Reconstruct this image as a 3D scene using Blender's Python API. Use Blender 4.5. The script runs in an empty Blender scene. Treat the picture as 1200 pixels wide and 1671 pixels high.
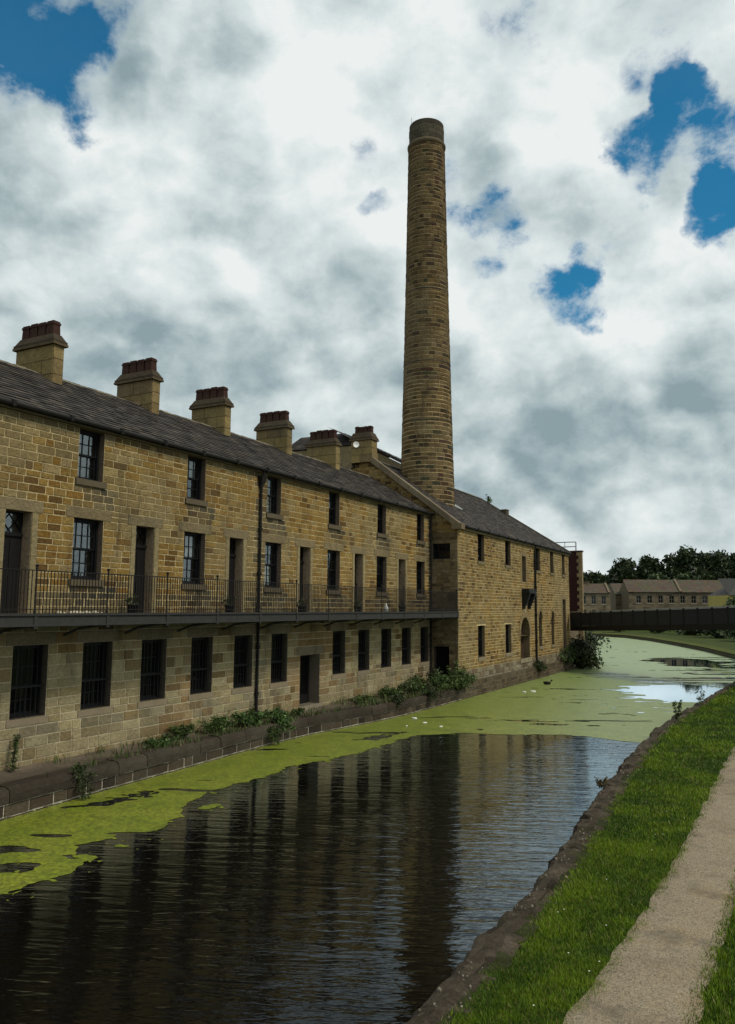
import bpy, math, random
import numpy as np
from mathutils import Vector, noise as mnoise
from mathutils.geometry import tessellate_polygon
from math import radians, sin, cos, pi, sqrt, hypot

S = bpy.context.scene
COL = S.collection
CZ = 4.65                       # camera height above the canal water (water is z = 0)

# ------------------------------------------------------------------ camera
cd = bpy.data.cameras.new('camera')
cam = bpy.data.objects.new('camera', cd)
COL.objects.link(cam)
cd.sensor_fit = 'VERTICAL'
cd.sensor_height = 36.0
cd.lens = 1300 / 1671 * 36.0
cd.clip_start = 0.1
cd.clip_end = 5000
fwd = Vector((-0.46851, 0.87552, 0.1182)).normalized()
rgt = Vector((0.88206, 0.4711, 0.0067)).normalized()
upv = rgt.cross(fwd).normalized()
from mathutils import Matrix
cam.matrix_world = Matrix(((rgt.x, upv.x, -fwd.x, 17.0), (rgt.y, upv.y, -fwd.y, 0.0),
                           (rgt.z, upv.z, -fwd.z, CZ), (0, 0, 0, 1)))
S.camera = cam
S.view_settings.view_transform = 'Standard'
S.view_settings.look = 'None'
S.view_settings.exposure = 0.0
S.view_settings.gamma = 1.0

# ------------------------------------------------------------------ node helpers
class NT:
    """small helper to write node trees as expressions"""
    def __init__(self, tree):
        self.t = tree
        self.n = tree.nodes
        self.l = tree.links
        self.n.clear()
    def put(self, sock, v):
        if v is None:
            return
        if hasattr(v, 'is_output'):
            self.l.new(v, sock)
        else:
            sock.default_value = v
    def math(self, op, a, b=None, c=None, clamp=False):
        n = self.n.new('ShaderNodeMath'); n.operation = op; n.use_clamp = clamp
        self.put(n.inputs[0], a); self.put(n.inputs[1], b); self.put(n.inputs[2], c)
        return n.outputs[0]
    def vmath(self, op, a, b=None, out=0):
        n = self.n.new('ShaderNodeVectorMath'); n.operation = op
        self.put(n.inputs[0], a); self.put(n.inputs[1], b)
        return n.outputs[out]
    def noise(self, vec, scale, detail=4, rough=.55, dist=0., color=False, lac=2.0):
        n = self.n.new('ShaderNodeTexNoise')
        self.put(n.inputs['Vector'], vec)
        n.inputs['Scale'].default_value = scale; n.inputs['Detail'].default_value = detail
        n.inputs['Roughness'].default_value = rough; n.inputs['Distortion'].default_value = dist
        n.inputs['Lacunarity'].default_value = lac
        return n.outputs['Color' if color else 0]
    def ramp(self, f, stops):
        n = self.n.new('ShaderNodeValToRGB'); self.put(n.inputs[0], f)
        e = n.color_ramp.elements
        while len(e) < len(stops): e.new(.5)
        for i, (p, c) in enumerate(stops):
            e[i].position = p
            e[i].color = (c, c, c, 1) if not hasattr(c, '__len__') else (c[0], c[1], c[2], 1)
        return n.outputs[0]
    def maprange(self, v, a, b, c=0., d=1., smooth=True):
        n = self.n.new('ShaderNodeMapRange'); n.interpolation_type = 'SMOOTHSTEP' if smooth else 'LINEAR'
        self.put(n.inputs[0], v)
        for i, x in enumerate((a, b, c, d)): self.put(n.inputs[i + 1], x)
        return n.outputs[0]
    def mix(self, f, a, b, mode='MIX'):
        n = self.n.new('ShaderNodeMix'); n.data_type = 'RGBA'; n.blend_type = mode
        self.put(n.inputs[0], f)
        for i, v in ((6, a), (7, b)):
            if not hasattr(v, 'is_output') and len(v) == 3: v = (*v, 1)
            self.put(n.inputs[i], v)
        return n.outputs[2]
    def mapping(self, vec, scale=(1, 1, 1), rot=(0, 0, 0), loc=(0, 0, 0)):
        n = self.n.new('ShaderNodeMapping'); self.put(n.inputs[0], vec)
        n.inputs['Scale'].default_value = scale; n.inputs['Rotation'].default_value = rot
        n.inputs['Location'].default_value = loc
        return n.outputs[0]
    def attr(self, name):
        n = self.n.new('ShaderNodeAttribute'); n.attribute_name = name
        return n.outputs['Color']
    def pos(self):
        return self.n.new('ShaderNodeNewGeometry').outputs['Position']
    def bump(self, h, strength, dist):
        n = self.n.new('ShaderNodeBump'); self.put(n.inputs['Height'], h)
        self.put(n.inputs['Strength'], strength); self.put(n.inputs['Distance'], dist)
        return n.outputs[0]

# ------------------------------------------------------------------ world: clouds over a Nishita sky
SUN_DIR = Vector((0.78, -0.02, 0.92)).normalized()
w = bpy.data.worlds.new('World'); S.world = w; w.use_nodes = True
nt = NT(w.node_tree)
sky = nt.n.new('ShaderNodeTexSky'); sky.sky_type = 'NISHITA'; sky.sun_disc = False
sky.sun_elevation = math.asin(SUN_DIR.z)
sky.sun_rotation = math.atan2(SUN_DIR.x, SUN_DIR.y)
sky.air_density = 1.0; sky.dust_density = 0.4; sky.ozone_density = 2.5
BLUE = [(-0.651, 0.49, 0.58, 0.995, .8), (-0.633, 0.537, 0.558, 0.9975, .7), (-0.679, 0.493, 0.545, 0.9982, 0.4), (-0.123, 0.862, 0.493, 0.999, 1), (-0.044, 0.876, 0.48, 0.9989, 0.9), (-0.058, 0.901, 0.43, 0.9992, 1), (-0.227, 0.904, 0.362, 0.9988, 1.0), (-0.208, 0.89, 0.405, 0.9997, 0.7), (-0.309, 0.83, 0.464, 0.9991, 0.5), (-0.296, 0.854, 0.427, 0.9991, 0.55), (-0.07, 0.846, 0.529, 0.9994, 0.7), (-0.298, 0.81, 0.506, 0.9997, 0.5), (-0.252, 0.856, 0.452, 0.9991, 0.2), (-0.087, 0.808, 0.583, 0.9986, 0.35), (-0.404, 0.75, 0.524, 0.9996, 0.2), (-0.4, 0.787, 0.47, 0.9997, 0.2), (-0.246, 0.757, 0.605, 0.9983, 0.25), (-0.483, 0.621, 0.617, 0.9995, 0.15), (-0.392, 0.669, 0.632, 0.9995, 0.1), (-0.162, 0.888, 0.43, 0.9995, 0.35)]
DARK = [(-0.161, 0.961, 0.226, 0.995, .9), (-0.26, 0.946, 0.195, 0.9957, 0.9), (-0.072, 0.959, 0.273, 0.9977, 0.4), (-0.719, 0.531, 0.448, 0.9984, 0.9), (-0.548, 0.782, 0.298, 0.9918, 0.55), (-0.59, 0.633, 0.502, 0.9967, 0.5), (-0.35, 0.911, 0.22, 0.996, 0.6), (-0.189, 0.976, 0.104, 0.9941, 0.0), (-0.688, 0.67, 0.279, 0.9943, 0.4), (-0.535, 0.584, 0.611, 0.9966, 0.45), (-0.709, 0.611, 0.352, 0.9967, 0.4), (-0.435, 0.841, 0.322, 0.9945, 0.35), (-0.088, 0.989, 0.115, 0.998, 0.2), (-0.227, 0.96, 0.164, 0.9975, 0.6), (-0.107, 0.82, 0.563, 0.9985, 0.3)]
LITE = [(-0.494, 0.671, 0.553, 0.9948, 0.8), (-0.217, 0.793, 0.569, 0.9954, 0.8), (-0.152, 0.93, 0.334, 0.9974, 0.8), (-0.682, 0.59, 0.432, 0.9963, 0.6), (-0.451, 0.777, 0.44, 0.9949, 0.6), (-0.187, 0.972, 0.141, 0.9972, 1.0), (-0.492, 0.82, 0.293, 0.9986, 0.6), (-0.596, 0.599, 0.535, 0.9983, 0.7), (-0.382, 0.706, 0.597, 0.9963, 0.7), (-0.339, 0.885, 0.32, 0.9978, 0.6), (-0.591, 0.69, 0.418, 0.9963, 0.5), (-0.097, 0.923, 0.373, 0.9984, 0.6), (-0.195, 0.858, 0.475, 0.9986, 0.5), (-0.269, 0.927, 0.26, 0.9983, 0.4)]
tc = nt.n.new('ShaderNodeTexCoord')
D0 = tc.outputs['Generated']
# warp the direction with noise so that every cloud edge is ragged
wn = nt.noise(D0, 5.0, 7, .62, color=True)
wv = nt.vmath('SCALE', nt.vmath('SUBTRACT', wn, (.5, .5, .5)))
wv.node.inputs['Scale'].default_value = .13
D1 = nt.vmath('NORMALIZE', nt.vmath('ADD', D0, wv))
def blobs(L, k=1.0, D=D1):
    tot = None
    for (x, y, z, c, s) in L:
        dt = nt.vmath('DOT_PRODUCT', D, tuple(Vector((x, y, z)).normalized()), out='Value')
        r2 = (1 - c) * k
        m = nt.maprange(dt, 1 - r2 * 2.2, 1 - r2 * .15, 0., s)
        tot = m if tot is None else nt.math('ADD', tot, m)
    return tot
flat = nt.mapping(D0, scale=(1, 1, 1.35))
def puffs(vec, scale, detail=2.0, rough=.5):
    """cauliflower heads: inverted smooth cells with finer cells on them"""
    n = nt.n.new('ShaderNodeTexVoronoi'); n.feature = 'F1'; nt.put(n.inputs['Vector'], vec)
    n.inputs['Scale'].default_value = scale; n.inputs['Detail'].default_value = detail; n.inputs['Roughness'].default_value = rough
    n.normalize = True
    return nt.math('SUBTRACT', 1.0, n.outputs['Distance'])
wn2 = nt.noise(flat, 4.0, 5, .55, color=True)
wv2 = nt.vmath('SCALE', nt.vmath('SUBTRACT', wn2, (.5, .5, .5))); wv2.node.inputs['Scale'].default_value = .16
fw = nt.vmath('ADD', flat, wv2)
n_big = nt.noise(flat, 2.3, 6, .52, .4)
n_mid = nt.noise(flat, 6.5, 10, .62, .15)
n_fin = nt.noise(flat, 13.0, 9, .67, .1)
TOSUN = (.022, .004, .040)
pf = puffs(fw, 5.0); pf2 = puffs(nt.vmath('ADD', fw, TOSUN), 5.0)
bl = blobs(BLUE, .62)
gn = nt.math('ADD', nt.math('MULTIPLY_ADD', n_mid, 4.2, -2.1), nt.math('MULTIPLY_ADD', n_fin, 2.4, -1.2))
gap = nt.math('MULTIPLY_ADD', gn, nt.maprange(bl, .0, .35, .22, 1.0), bl)
gap = nt.math('MULTIPLY', nt.maprange(gap, .22, 1.22), .97)
sh = nt.math('SUBTRACT', blobs(LITE), blobs(DARK))
sh = nt.math('MULTIPLY', sh, .31)
sh = nt.math('ADD', sh, nt.math('MULTIPLY_ADD', n_big, .75, -.375))
sh = nt.math('ADD', sh, nt.math('MULTIPLY_ADD', n_mid, 1.05, -.525))
sh = nt.math('ADD', sh, nt.math('MULTIPLY', nt.math('SUBTRACT', pf, pf2), 2.8))
sh = nt.math('ADD', sh, nt.math('MULTIPLY_ADD', n_fin, .95, -.475))
sh = nt.math('ADD', sh, nt.math('MULTIPLY', gap, .25))
sh = nt.math('ADD', sh, .60)
cl = nt.ramp(sh, [(0, (2.6, 3.5, 3.8)), (.3, (4.2, 5.1, 5.3)), (.55, (5.8, 6.6, 6.7)), (.8, (7.2, 7.9, 7.9)), (1, (8.4, 8.8, 8.7))])
blue = nt.mix(1.0, sky.outputs[0], (.01, .80, .98), 'MULTIPLY')
final = nt.mix(gap, cl, blue)
bg = nt.n.new('ShaderNodeBackground'); bg.inputs['Strength'].default_value = .1
nt.put(bg.inputs['Color'], final)
wo = nt.n.new('ShaderNodeOutputWorld'); nt.l.new(bg.outputs[0], wo.inputs[0])

# ------------------------------------------------------------------ sun through thin cloud
sl = bpy.data.lights.new('sun', 'SUN'); sl.energy = 2.2; sl.angle = radians(12); sl.color = (1, .93, .80)
so = bpy.data.objects.new('sun', sl); COL.objects.link(so)
so.rotation_euler = SUN_DIR.to_track_quat('Z', 'Y').to_euler()

# ------------------------------------------------------------------ materials
def material(name):
    m = bpy.data.materials.new(name); m.use_nodes = True
    t = NT(m.node_tree)
    p = t.n.new('ShaderNodeBsdfPrincipled')
    o = t.n.new('ShaderNodeOutputMaterial')
    t.l.new(p.outputs[0], o.inputs[0])
    return m, t, p
def rgb(t, c): return (*c, 1)

def mat_col(name, rough=.85, n1=(3., .35), n2=(28., .35), bump=(40., .5, .01), spec=.25, tint=(1, 1, 1)):
    """base colour = per-face colour attribute, broken up by two noises, with a fine bump"""
    m, t, p = material(name)
    P = t.pos()
    a = t.noise(P, n1[0], 5, .6); b = t.noise(P, n2[0], 4, .6)
    k = t.math('MULTIPLY', t.math('MULTIPLY_ADD', a, 2 * n1[1], 1 - n1[1]), t.math('MULTIPLY_ADD', b, 2 * n2[1], 1 - n2[1]))
    c = t.vmath('SCALE', t.attr('Col')); t.l.new(k, c.node.inputs['Scale'])
    if tint != (1, 1, 1): c = t.mix(1., c, tint, 'MULTIPLY')
    t.put(p.inputs['Base Color'], c)
    p.inputs['Roughness'].default_value = rough
    p.inputs['Specular IOR Level'].default_value = spec
    h = t.noise(P, bump[0], 5, .65)
    t.put(p.inputs['Normal'], t.bump(h, bump[1], bump[2]))
    return m

def mat_plain(name, col, rough=.5, spec=.5, metal=0., var=.25, scale=12., bump=0.):
    m, t, p = material(name)
    P = t.pos()
    a = t.noise(P, scale, 5, .6)
    c = t.vmath('SCALE', (col[0], col[1], col[2])); t.l.new(t.math('MULTIPLY_ADD', a, 2 * var, 1 - var), c.node.inputs['Scale'])
    t.put(p.inputs['Base Color'], c)
    p.inputs['Roughness'].default_value = rough; p.inputs['Specular IOR Level'].default_value = spec
    p.inputs['Metallic'].default_value = metal
    if bump: t.put(p.inputs['Normal'], t.bump(t.noise(P, scale * 4, 4, .6), bump, .01))
    return m

def mat_stone(name):
    """weathered sandstone: block colour attribute, soot blotches, vertical run stains, rock-faced surface"""
    m, t, p = material(name)
    P = t.pos()
    a = t.noise(P, 1.1, 6, .62, .3); b = t.noise(P, 13., 6, .72); c3 = t.noise(P, 55., 4, .7)
    k = t.math('MULTIPLY', t.math('MULTIPLY_ADD', a, .7, .65), t.math('MULTIPLY_ADD', b, 1.4, .35))
    k = t.math('MULTIPLY', k, t.math('MULTIPLY_ADD', c3, 1.1, .38))
    c = t.vmath('SCALE', t.attr('Col')); t.l.new(k, c.node.inputs['Scale'])
    soot = t.maprange(t.noise(t.mapping(P, scale=(1.3, 1.3, .33)), 1.0, 6, .68, .4), .50, .76, 0., .62)
    c = t.mix(soot, c, (.040, .031, .021))
    grey = t.maprange(t.noise(P, .35, 4, .6), .45, .65, 0., .4)
    c = t.mix(grey, c, t.mix(.5, c, (.170, .155, .105)))
    pit = t.maprange(t.noise(P, 30., 3, .6), .60, .72, 0., .6)
    c = t.mix(pit, c, (.045, .033, .02))
    t.put(p.inputs['Base Color'], c)
    p.inputs['Roughness'].default_value = .92; p.inputs['Specular IOR Level'].default_value = .12
    h = t.math('ADD', t.noise(P, 26., 6, .75), t.math('MULTIPLY', t.noise(P, 7., 4, .6), 1.6))
    t.put(p.inputs['Normal'], t.bump(h, 1.0, .030))
    return m

M = {}
M['stone'] = mat_stone('sandstone')
M['dressed'] = mat_col('dressed_stone', .88, (1.5, .3), (26., .3), (35., .5, .008), .2)
M['slate'] = mat_col('roof_slate', .8, (2., .5), (14., .5), (35., .7, .012), .15)
M['slate_rough'] = mat_col('mossy_slate', .8, (2., .4), (18., .4), (45., .6, .01), .3)
M['iron'] = mat_plain('black_iron', (.012, .011, .010), .6, .25, 0., .4, 20., .2)
M['iron_beam'] = mat_plain('weathered_iron', (.036, .036, .034), .75, .2, 0., .5, 7., .4)
M['paint_black'] = mat_plain('black_paint', (.006, .0065, .007), .5, .25, 0., .3, 10.)
M['gutter'] = mat_plain('gutter_iron', (.013, .012, .011), .7, .15, 0., .5, 5., .2)
M['lead'] = mat_plain('lead_flashing', (.22, .23, .22), .6, .4, 0., .4, 9., .2)
M['terracotta'] = mat_plain('terracotta', (.052, .027, .021), .9, .1, 0., .5, 9., .3)
M['door'] = mat_plain('dark_door_paint', (.008, .007, .0065), .6, .2, 0., .5, 6.)
M['brown_door'] = mat_plain('brown_door_wood', (.060, .034, .020), .7, .3, 0., .5, 9., .2)
M['dark_room'] = mat_plain('dark_interior', (.006, .006, .006), .9, .1)
M['curtain'] = mat_plain('curtain_cloth', (.55, .55, .50), .9, .1, 0., .15)
M['white'] = mat_plain('white_plastic', (.75, .76, .72), .5, .4, 0., .1)
M['leaf'] = mat_col('leaves', .6, (1., .3), (9., .35), (60., .2, .004), .3)
M['bark'] = mat_plain('bark', (.05, .038, .026), .9, .2, 0., .5, 8., .6)
M['soil'] = mat_col('ledge_soil', .95, (1.4, .45), (14., .5), (24., 1., .03), .15)

def mat_glass(name, base=(.010, .012, .014), ior=1.9):
    m, t, p = material(name)
    t.put(p.inputs['Base Color'], rgb(t, base))
    p.inputs['Roughness'].default_value = .06; p.inputs['IOR'].default_value = ior
    h = t.noise(t.pos(), 3.5, 3, .5)
    t.put(p.inputs['Normal'], t.bump(h, .25, .02))
    return m
def mat_sky_glass(name):
    """old bright glass: a dark room behind a strong sky reflection"""
    m, t, p = material(name)
    p = t.n.new('ShaderNodeBsdfTransparent'); p.inputs[0].default_value = (.62, .66, .66, 1)
    g = t.n.new('ShaderNodeBsdfGlossy'); g.inputs['Color'].default_value = (.80, .88, .90, 1); g.inputs['Roughness'].default_value = .09
    h = t.noise(t.pos(), 3.0, 3, .5); nn = t.bump(h, .35, .03); t.l.new(nn, g.inputs['Normal'])
    mx = t.n.new('ShaderNodeMixShader'); mx.inputs[0].default_value = .20
    t.l.new(p.outputs[0], mx.inputs[1]); t.l.new(g.outputs[0], mx.inputs[2])
    o = [x for x in t.n if x.type == 'OUTPUT_MATERIAL'][0]; t.l.new(mx.outputs[0], o.inputs[0])
    return m
M['glass'] = mat_sky_glass('window_glass')
M['glass_dark'] = mat_glass('dark_window_glass', (.004, .004, .005), 1.45)

# ------------------------------------------------------------------ mesh builder
BASE = {}
class MB:
    def __init__(s): s.v = []; s.f = []; s.m = []; s.c = []
    def face(s, pts, col=(.5, .5, .5), m=0):
        i = len(s.v); s.v += [tuple(p) for p in pts]
        s.f.append(tuple(range(i, i + len(pts)))); s.m.append(m); s.c.append(col)
    def box(s, x0, x1, y0, y1, z0, z1, col=(.5, .5, .5), m=0):
        s.hexa([(x0, y0, z0), (x1, y0, z0), (x1, y1, z0), (x0, y1, z0), (x0, y0, z1), (x1, y0, z1), (x1, y1, z1), (x0, y1, z1)], col, m)
    def hexa(s, p, col=(.5, .5, .5), m=0):
        i = len(s.v); s.v += [tuple(q) for q in p]
        for q in ((0, 3, 2, 1), (4, 5, 6, 7), (0, 1, 5, 4), (1, 2, 6, 5), (2, 3, 7, 6), (3, 0, 4, 7)):
            s.f.append(tuple(i + k for k in q)); s.m.append(m); s.c.append(col)
    def mbox(s, mp, u0, u1, w0, w1, d0, d1, col=(.5, .5, .5), m=0):
        """box in wall coordinates: u along, w up, d outwards"""
        s.hexa([mp(u0, w0, d0), mp(u1, w0, d0), mp(u1, w0, d1), mp(u0, w0, d1), mp(u0, w1, d0), mp(u1, w1, d0), mp(u1, w1, d1), mp(u0, w1, d1)], col, m)
    def tube(s, pts, r, n=6, col=(.5, .5, .5), m=0, cap=True):
        pts = [Vector(p) for p in pts]
        rs = r if hasattr(r, '__len__') else [r] * len(pts)
        rings = []
        for i, p in enumerate(pts):
            t = (pts[min(i + 1, len(pts) - 1)] - pts[max(i - 1, 0)]).normalized()
            a = t.orthogonal().normalized() if abs(t.z) < .99 else Vector((1, 0, 0))
            b = t.cross(a).normalized(); a = b.cross(t)
            k = len(s.v)
            for j in range(n):
                q = p + (a * cos(2 * pi * j / n) + b * sin(2 * pi * j / n)) * rs[i]; s.v.append(tuple(q))
            rings.append(k)
        for i in range(len(rings) - 1):
            for j in range(n):
                a, b = rings[i], rings[i + 1]; j2 = (j + 1) % n
                s.f.append((a + j, a + j2, b + j2, b + j)); s.m.append(m); s.c.append(col)
        if cap:
            s.f.append(tuple(rings[0] + j for j in reversed(range(n)))); s.m.append(m); s.c.append(col)
            s.f.append(tuple(rings[-1] + j for j in range(n))); s.m.append(m); s.c.append(col)
    def lathe(s, cx, cy, prof, n=24, col=(.5, .5, .5), m=0):
        k = len(s.v)
        for (r, z) in prof:
            for j in range(n): s.v.append((cx + r * cos(2 * pi * j / n), cy + r * sin(2 * pi * j / n), z))
        for i in range(len(prof) - 1):
            for j in range(n):
                j2 = (j + 1) % n
                s.f.append((k + i * n + j, k + i * n + j2, k + (i + 1) * n + j2, k + (i + 1) * n + j)); s.m.append(m); s.c.append(col)
    def build(s, name, mats, parent=None, smooth=False):
        if not isinstance(mats, (list, tuple)): mats = [mats]
        base = BASE.get(parent.name, Vector((0, 0, 0))) if parent else Vector((0, 0, 0))
        me = bpy.data.meshes.new(name)
        b = tuple(base)
        me.from_pydata([(p[0] - b[0], p[1] - b[1], p[2] - b[2]) for p in s.v], [], s.f)
        for mm in mats: me.materials.append(mm)
        me.polygons.foreach_set('material_index', s.m)
        cols = []
        for f, c in zip(s.f, s.c): cols += [c[0], c[1], c[2], 1.0] * len(f)
        ca = me.color_attributes.new('Col', 'FLOAT_COLOR', 'CORNER')
        ca.data.foreach_set('color', cols)
        if smooth: me.polygons.foreach_set('use_smooth', [True] * len(s.f))
        me.update()
        o = bpy.data.objects.new(name, me); COL.objects.link(o)
        if parent:
            o.parent = parent
        BASE[o.name] = base
        return o

def tag(o, label=None, cat=None, group=None, kind=None):
    if label: o['label'] = label
    if cat: o['category'] = cat
    if group: o['group'] = group
    if kind: o['kind'] = kind
    return o
def thing(name, label, cat, loc, group=None):
    o = bpy.data.objects.new(name, None); COL.objects.link(o); o.location = loc
    o.empty_display_size = .2
    BASE[o.name] = Vector(loc)
    return tag(o, label, cat, group)
def recentre(o, loc):
    """put the origin of a one-mesh thing at its base"""
    L = Vector(loc); o.data.transform(Matrix.Translation(-L)); o.location = L
    return o

# ------------------------------------------------------------------ masonry helpers
def make_rows(w0, w1, marks, h, rng, jit=.12):
    ms = sorted(set([round(w0, 3), round(w1, 3)] + [round(x, 3) for x in marks if w0 < x < w1]))
    rows = []
    for a, b in zip(ms[:-1], ms[1:]):
        n = max(1, int(round((b - a) / h)))
        ws = [1 + rng.uniform(-jit, jit) for _ in range(n)]
        t = sum(ws); x = a
        for q in ws:
            rows.append((x, x + (b - a) * q / t)); x += (b - a) * q / t
    return rows
def intervals(u0, u1, wm, ops):
    iv = [(u0, u1)]
    for o in ops:
        if o[2] < wm < o[3]:
            ua, ub = o[0], o[1]
            new = []
            for a, b in iv:
                if ub <= a or ua >= b: new.append((a, b)); continue
                if ua > a: new.append((a, ua))
                if ub < b: new.append((ub, b))
            iv = new
    return [q for q in iv if q[1] - q[0] > .01]
def one_block(mb, mp, a, b, w0, w1, col, gap, proud, cham, rng, m=0):
    g = gap / 2
    def j(): return rng.uniform(-.004, .004)
    a += g + j(); b -= g + j(); w0 += g + j(); w1 -= g + j()
    if b - a < .02 or w1 - w0 < .02: return
    c = min(cham, (b - a) / 4, (w1 - w0) / 4)
    o = [mp(a, w0, -.004), mp(b, w0, -.004), mp(b, w1, -.004), mp(a, w1, -.004)]
    t = [rng.uniform(-.3, .3) * proud for _ in range(4)]
    i = [mp(a + c, w0 + c, proud + t[0]), mp(b - c, w0 + c, proud + t[1]), mp(b - c, w1 - c, proud + t[2]), mp(a + c, w1 - c, proud + t[3])]
    mb.face(i, col, m)
    for k in range(4):
        k2 = (k + 1) % 4
        mb.face([o[k], o[k2], i[k2], i[k]], col, m)
def masonry(mb, mp, u0, u1, rows, ops, rng, pal, lmin, lmax, mortar, gap=.022, proud=.014, cham=.012, reserve=(), limit=None, back=True, rough_mortar=False):
    for (w0, w1) in rows:
        wm = (w0 + w1) / 2
        a0, a1 = (u0, u1) if limit is None else limit(wm, u0, u1)
        if a1 - a0 < .05: continue
        if back:
            for a, b in intervals(a0, a1, wm, ops):
                n = max(1, int((b - a) / (.3 if rough_mortar else 1.2)))
                for k in range(n):
                    mb.face([mp(a + (b - a) * k / n, w0, 0), mp(a + (b - a) * (k + 1) / n, w0, 0), mp(a + (b - a) * (k + 1) / n, w1, 0), mp(a + (b - a) * k / n, w1, 0)], (lambda f_: tuple(q * f_ for q in mortar))(rng.uniform(.25, 1.1)) if rough_mortar else mortar)
        for a, b in intervals(a0, a1, wm, list(ops) + list(reserve)):
            x = a; lm = lmax * (.8 if (w1 - w0) < .2 else 1)
            while x < b - .01:
                l = rng.uniform(lmin, lm)
                if b - (x + l) < lmin * .7: l = b - x
                one_block(mb, mp, x, min(x + l, b), w0, w1, pal(rng, x, wm), gap, proud, cham, rng)
                x += l
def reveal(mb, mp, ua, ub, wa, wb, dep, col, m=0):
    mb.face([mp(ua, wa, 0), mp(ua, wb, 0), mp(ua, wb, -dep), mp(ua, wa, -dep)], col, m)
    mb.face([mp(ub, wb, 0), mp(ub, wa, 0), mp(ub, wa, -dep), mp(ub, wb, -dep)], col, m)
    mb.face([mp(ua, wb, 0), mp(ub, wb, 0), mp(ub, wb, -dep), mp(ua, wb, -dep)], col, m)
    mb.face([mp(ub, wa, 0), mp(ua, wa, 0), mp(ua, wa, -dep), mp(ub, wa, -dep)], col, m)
def pick(rng, L):
    t = sum(x[0] for x in L); r = rng.random() * t
    for wgt, c in L:
        r -= wgt
        if r <= 0: break
    k = rng.uniform(.86, 1.13)
    return (c[0] * k, c[1] * k, c[2] * k * rng.uniform(.94, 1.05))
UP_A = [(4, (.250, .155, .044)), (3, (.275, .180, .058)), (2.5, (.205, .115, .028)), (.8, (.130, .072, .022)), (2, (.265, .190, .078))]
UP_G = [(4, (.255, .185, .078)), (3, (.225, .165, .072)), (2, (.280, .208, .095)), (.7, (.170, .110, .042)), (.3, (.120, .078, .034))]
LOW = [(4, (.305, .250, .140)), (3, (.265, .212, .112)), (2, (.340, .285, .165)), (1.2, (.225, .165, .080)), (.4, (.150, .108, .054))]
LOWB = [(3, (.260, .180, .085)), (3, (.215, .140, .062)), (2, (.285, .212, .115)), (1., (.140, .092, .042))]
BPAL = [(4, (.255, .165, .055)), (3, (.225, .135, .040)), (2, (.285, .20, .08)), (1.6, (.165, .095, .031)), (1.0, (.085, .050, .020)), (1.5, (.25, .18, .08))]
SHAFT = [(4, (.150, .100, .045)), (3, (.132, .086, .037)), (2.5, (.165, .118, .058)), (1.0, (.085, .054, .025))]
RUB = [(3, (.225, .19, .125)), (2, (.185, .145, .09)), (2, (.26, .22, .155)), (1, (.13, .095, .06))]
STAINS_SHADE = []
def stained_shaded(c, rng, u, w):
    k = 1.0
    for (a, b, z, h, amt) in STAINS_SHADE:
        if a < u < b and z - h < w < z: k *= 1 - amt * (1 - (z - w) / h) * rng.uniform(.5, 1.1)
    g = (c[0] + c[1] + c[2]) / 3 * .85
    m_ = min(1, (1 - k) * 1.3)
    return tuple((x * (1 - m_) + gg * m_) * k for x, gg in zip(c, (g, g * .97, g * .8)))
def pal_up(rng, u, w):
    n = mnoise.noise(Vector((u * .20, w * .40, 3.1))) * 1.3 + .22 * sin(u * .7) - .25 * max(0, (15.5 - u) / 4) + .12
    return stained_shaded(pick(rng, UP_A if n + rng.uniform(-.18, .18) > -.05 else UP_G), rng, u, w)
def pal_low(rng, u, w):
    n = mnoise.noise(Vector((u * .3, w * .3, 9.7)))
    return stained_shaded(pick(rng, LOWB if n + rng.uniform(-.3, .3) > .28 else LOW), rng, u, w)
def pal_b(rng, u, w):
    n = mnoise.noise(Vector((u * .25, w * .3, 1.7)))
    return pick(rng, BPAL if n + rng.uniform(-.4, .4) > -.15 else UP_G)
def P_of(L): return lambda rng, u, w: pick(rng, L)
MORT_UP = (.56, .445, .235); MORT_LOW = (.50, .42, .28); MORT_B = (.66, .52, .28)

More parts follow.
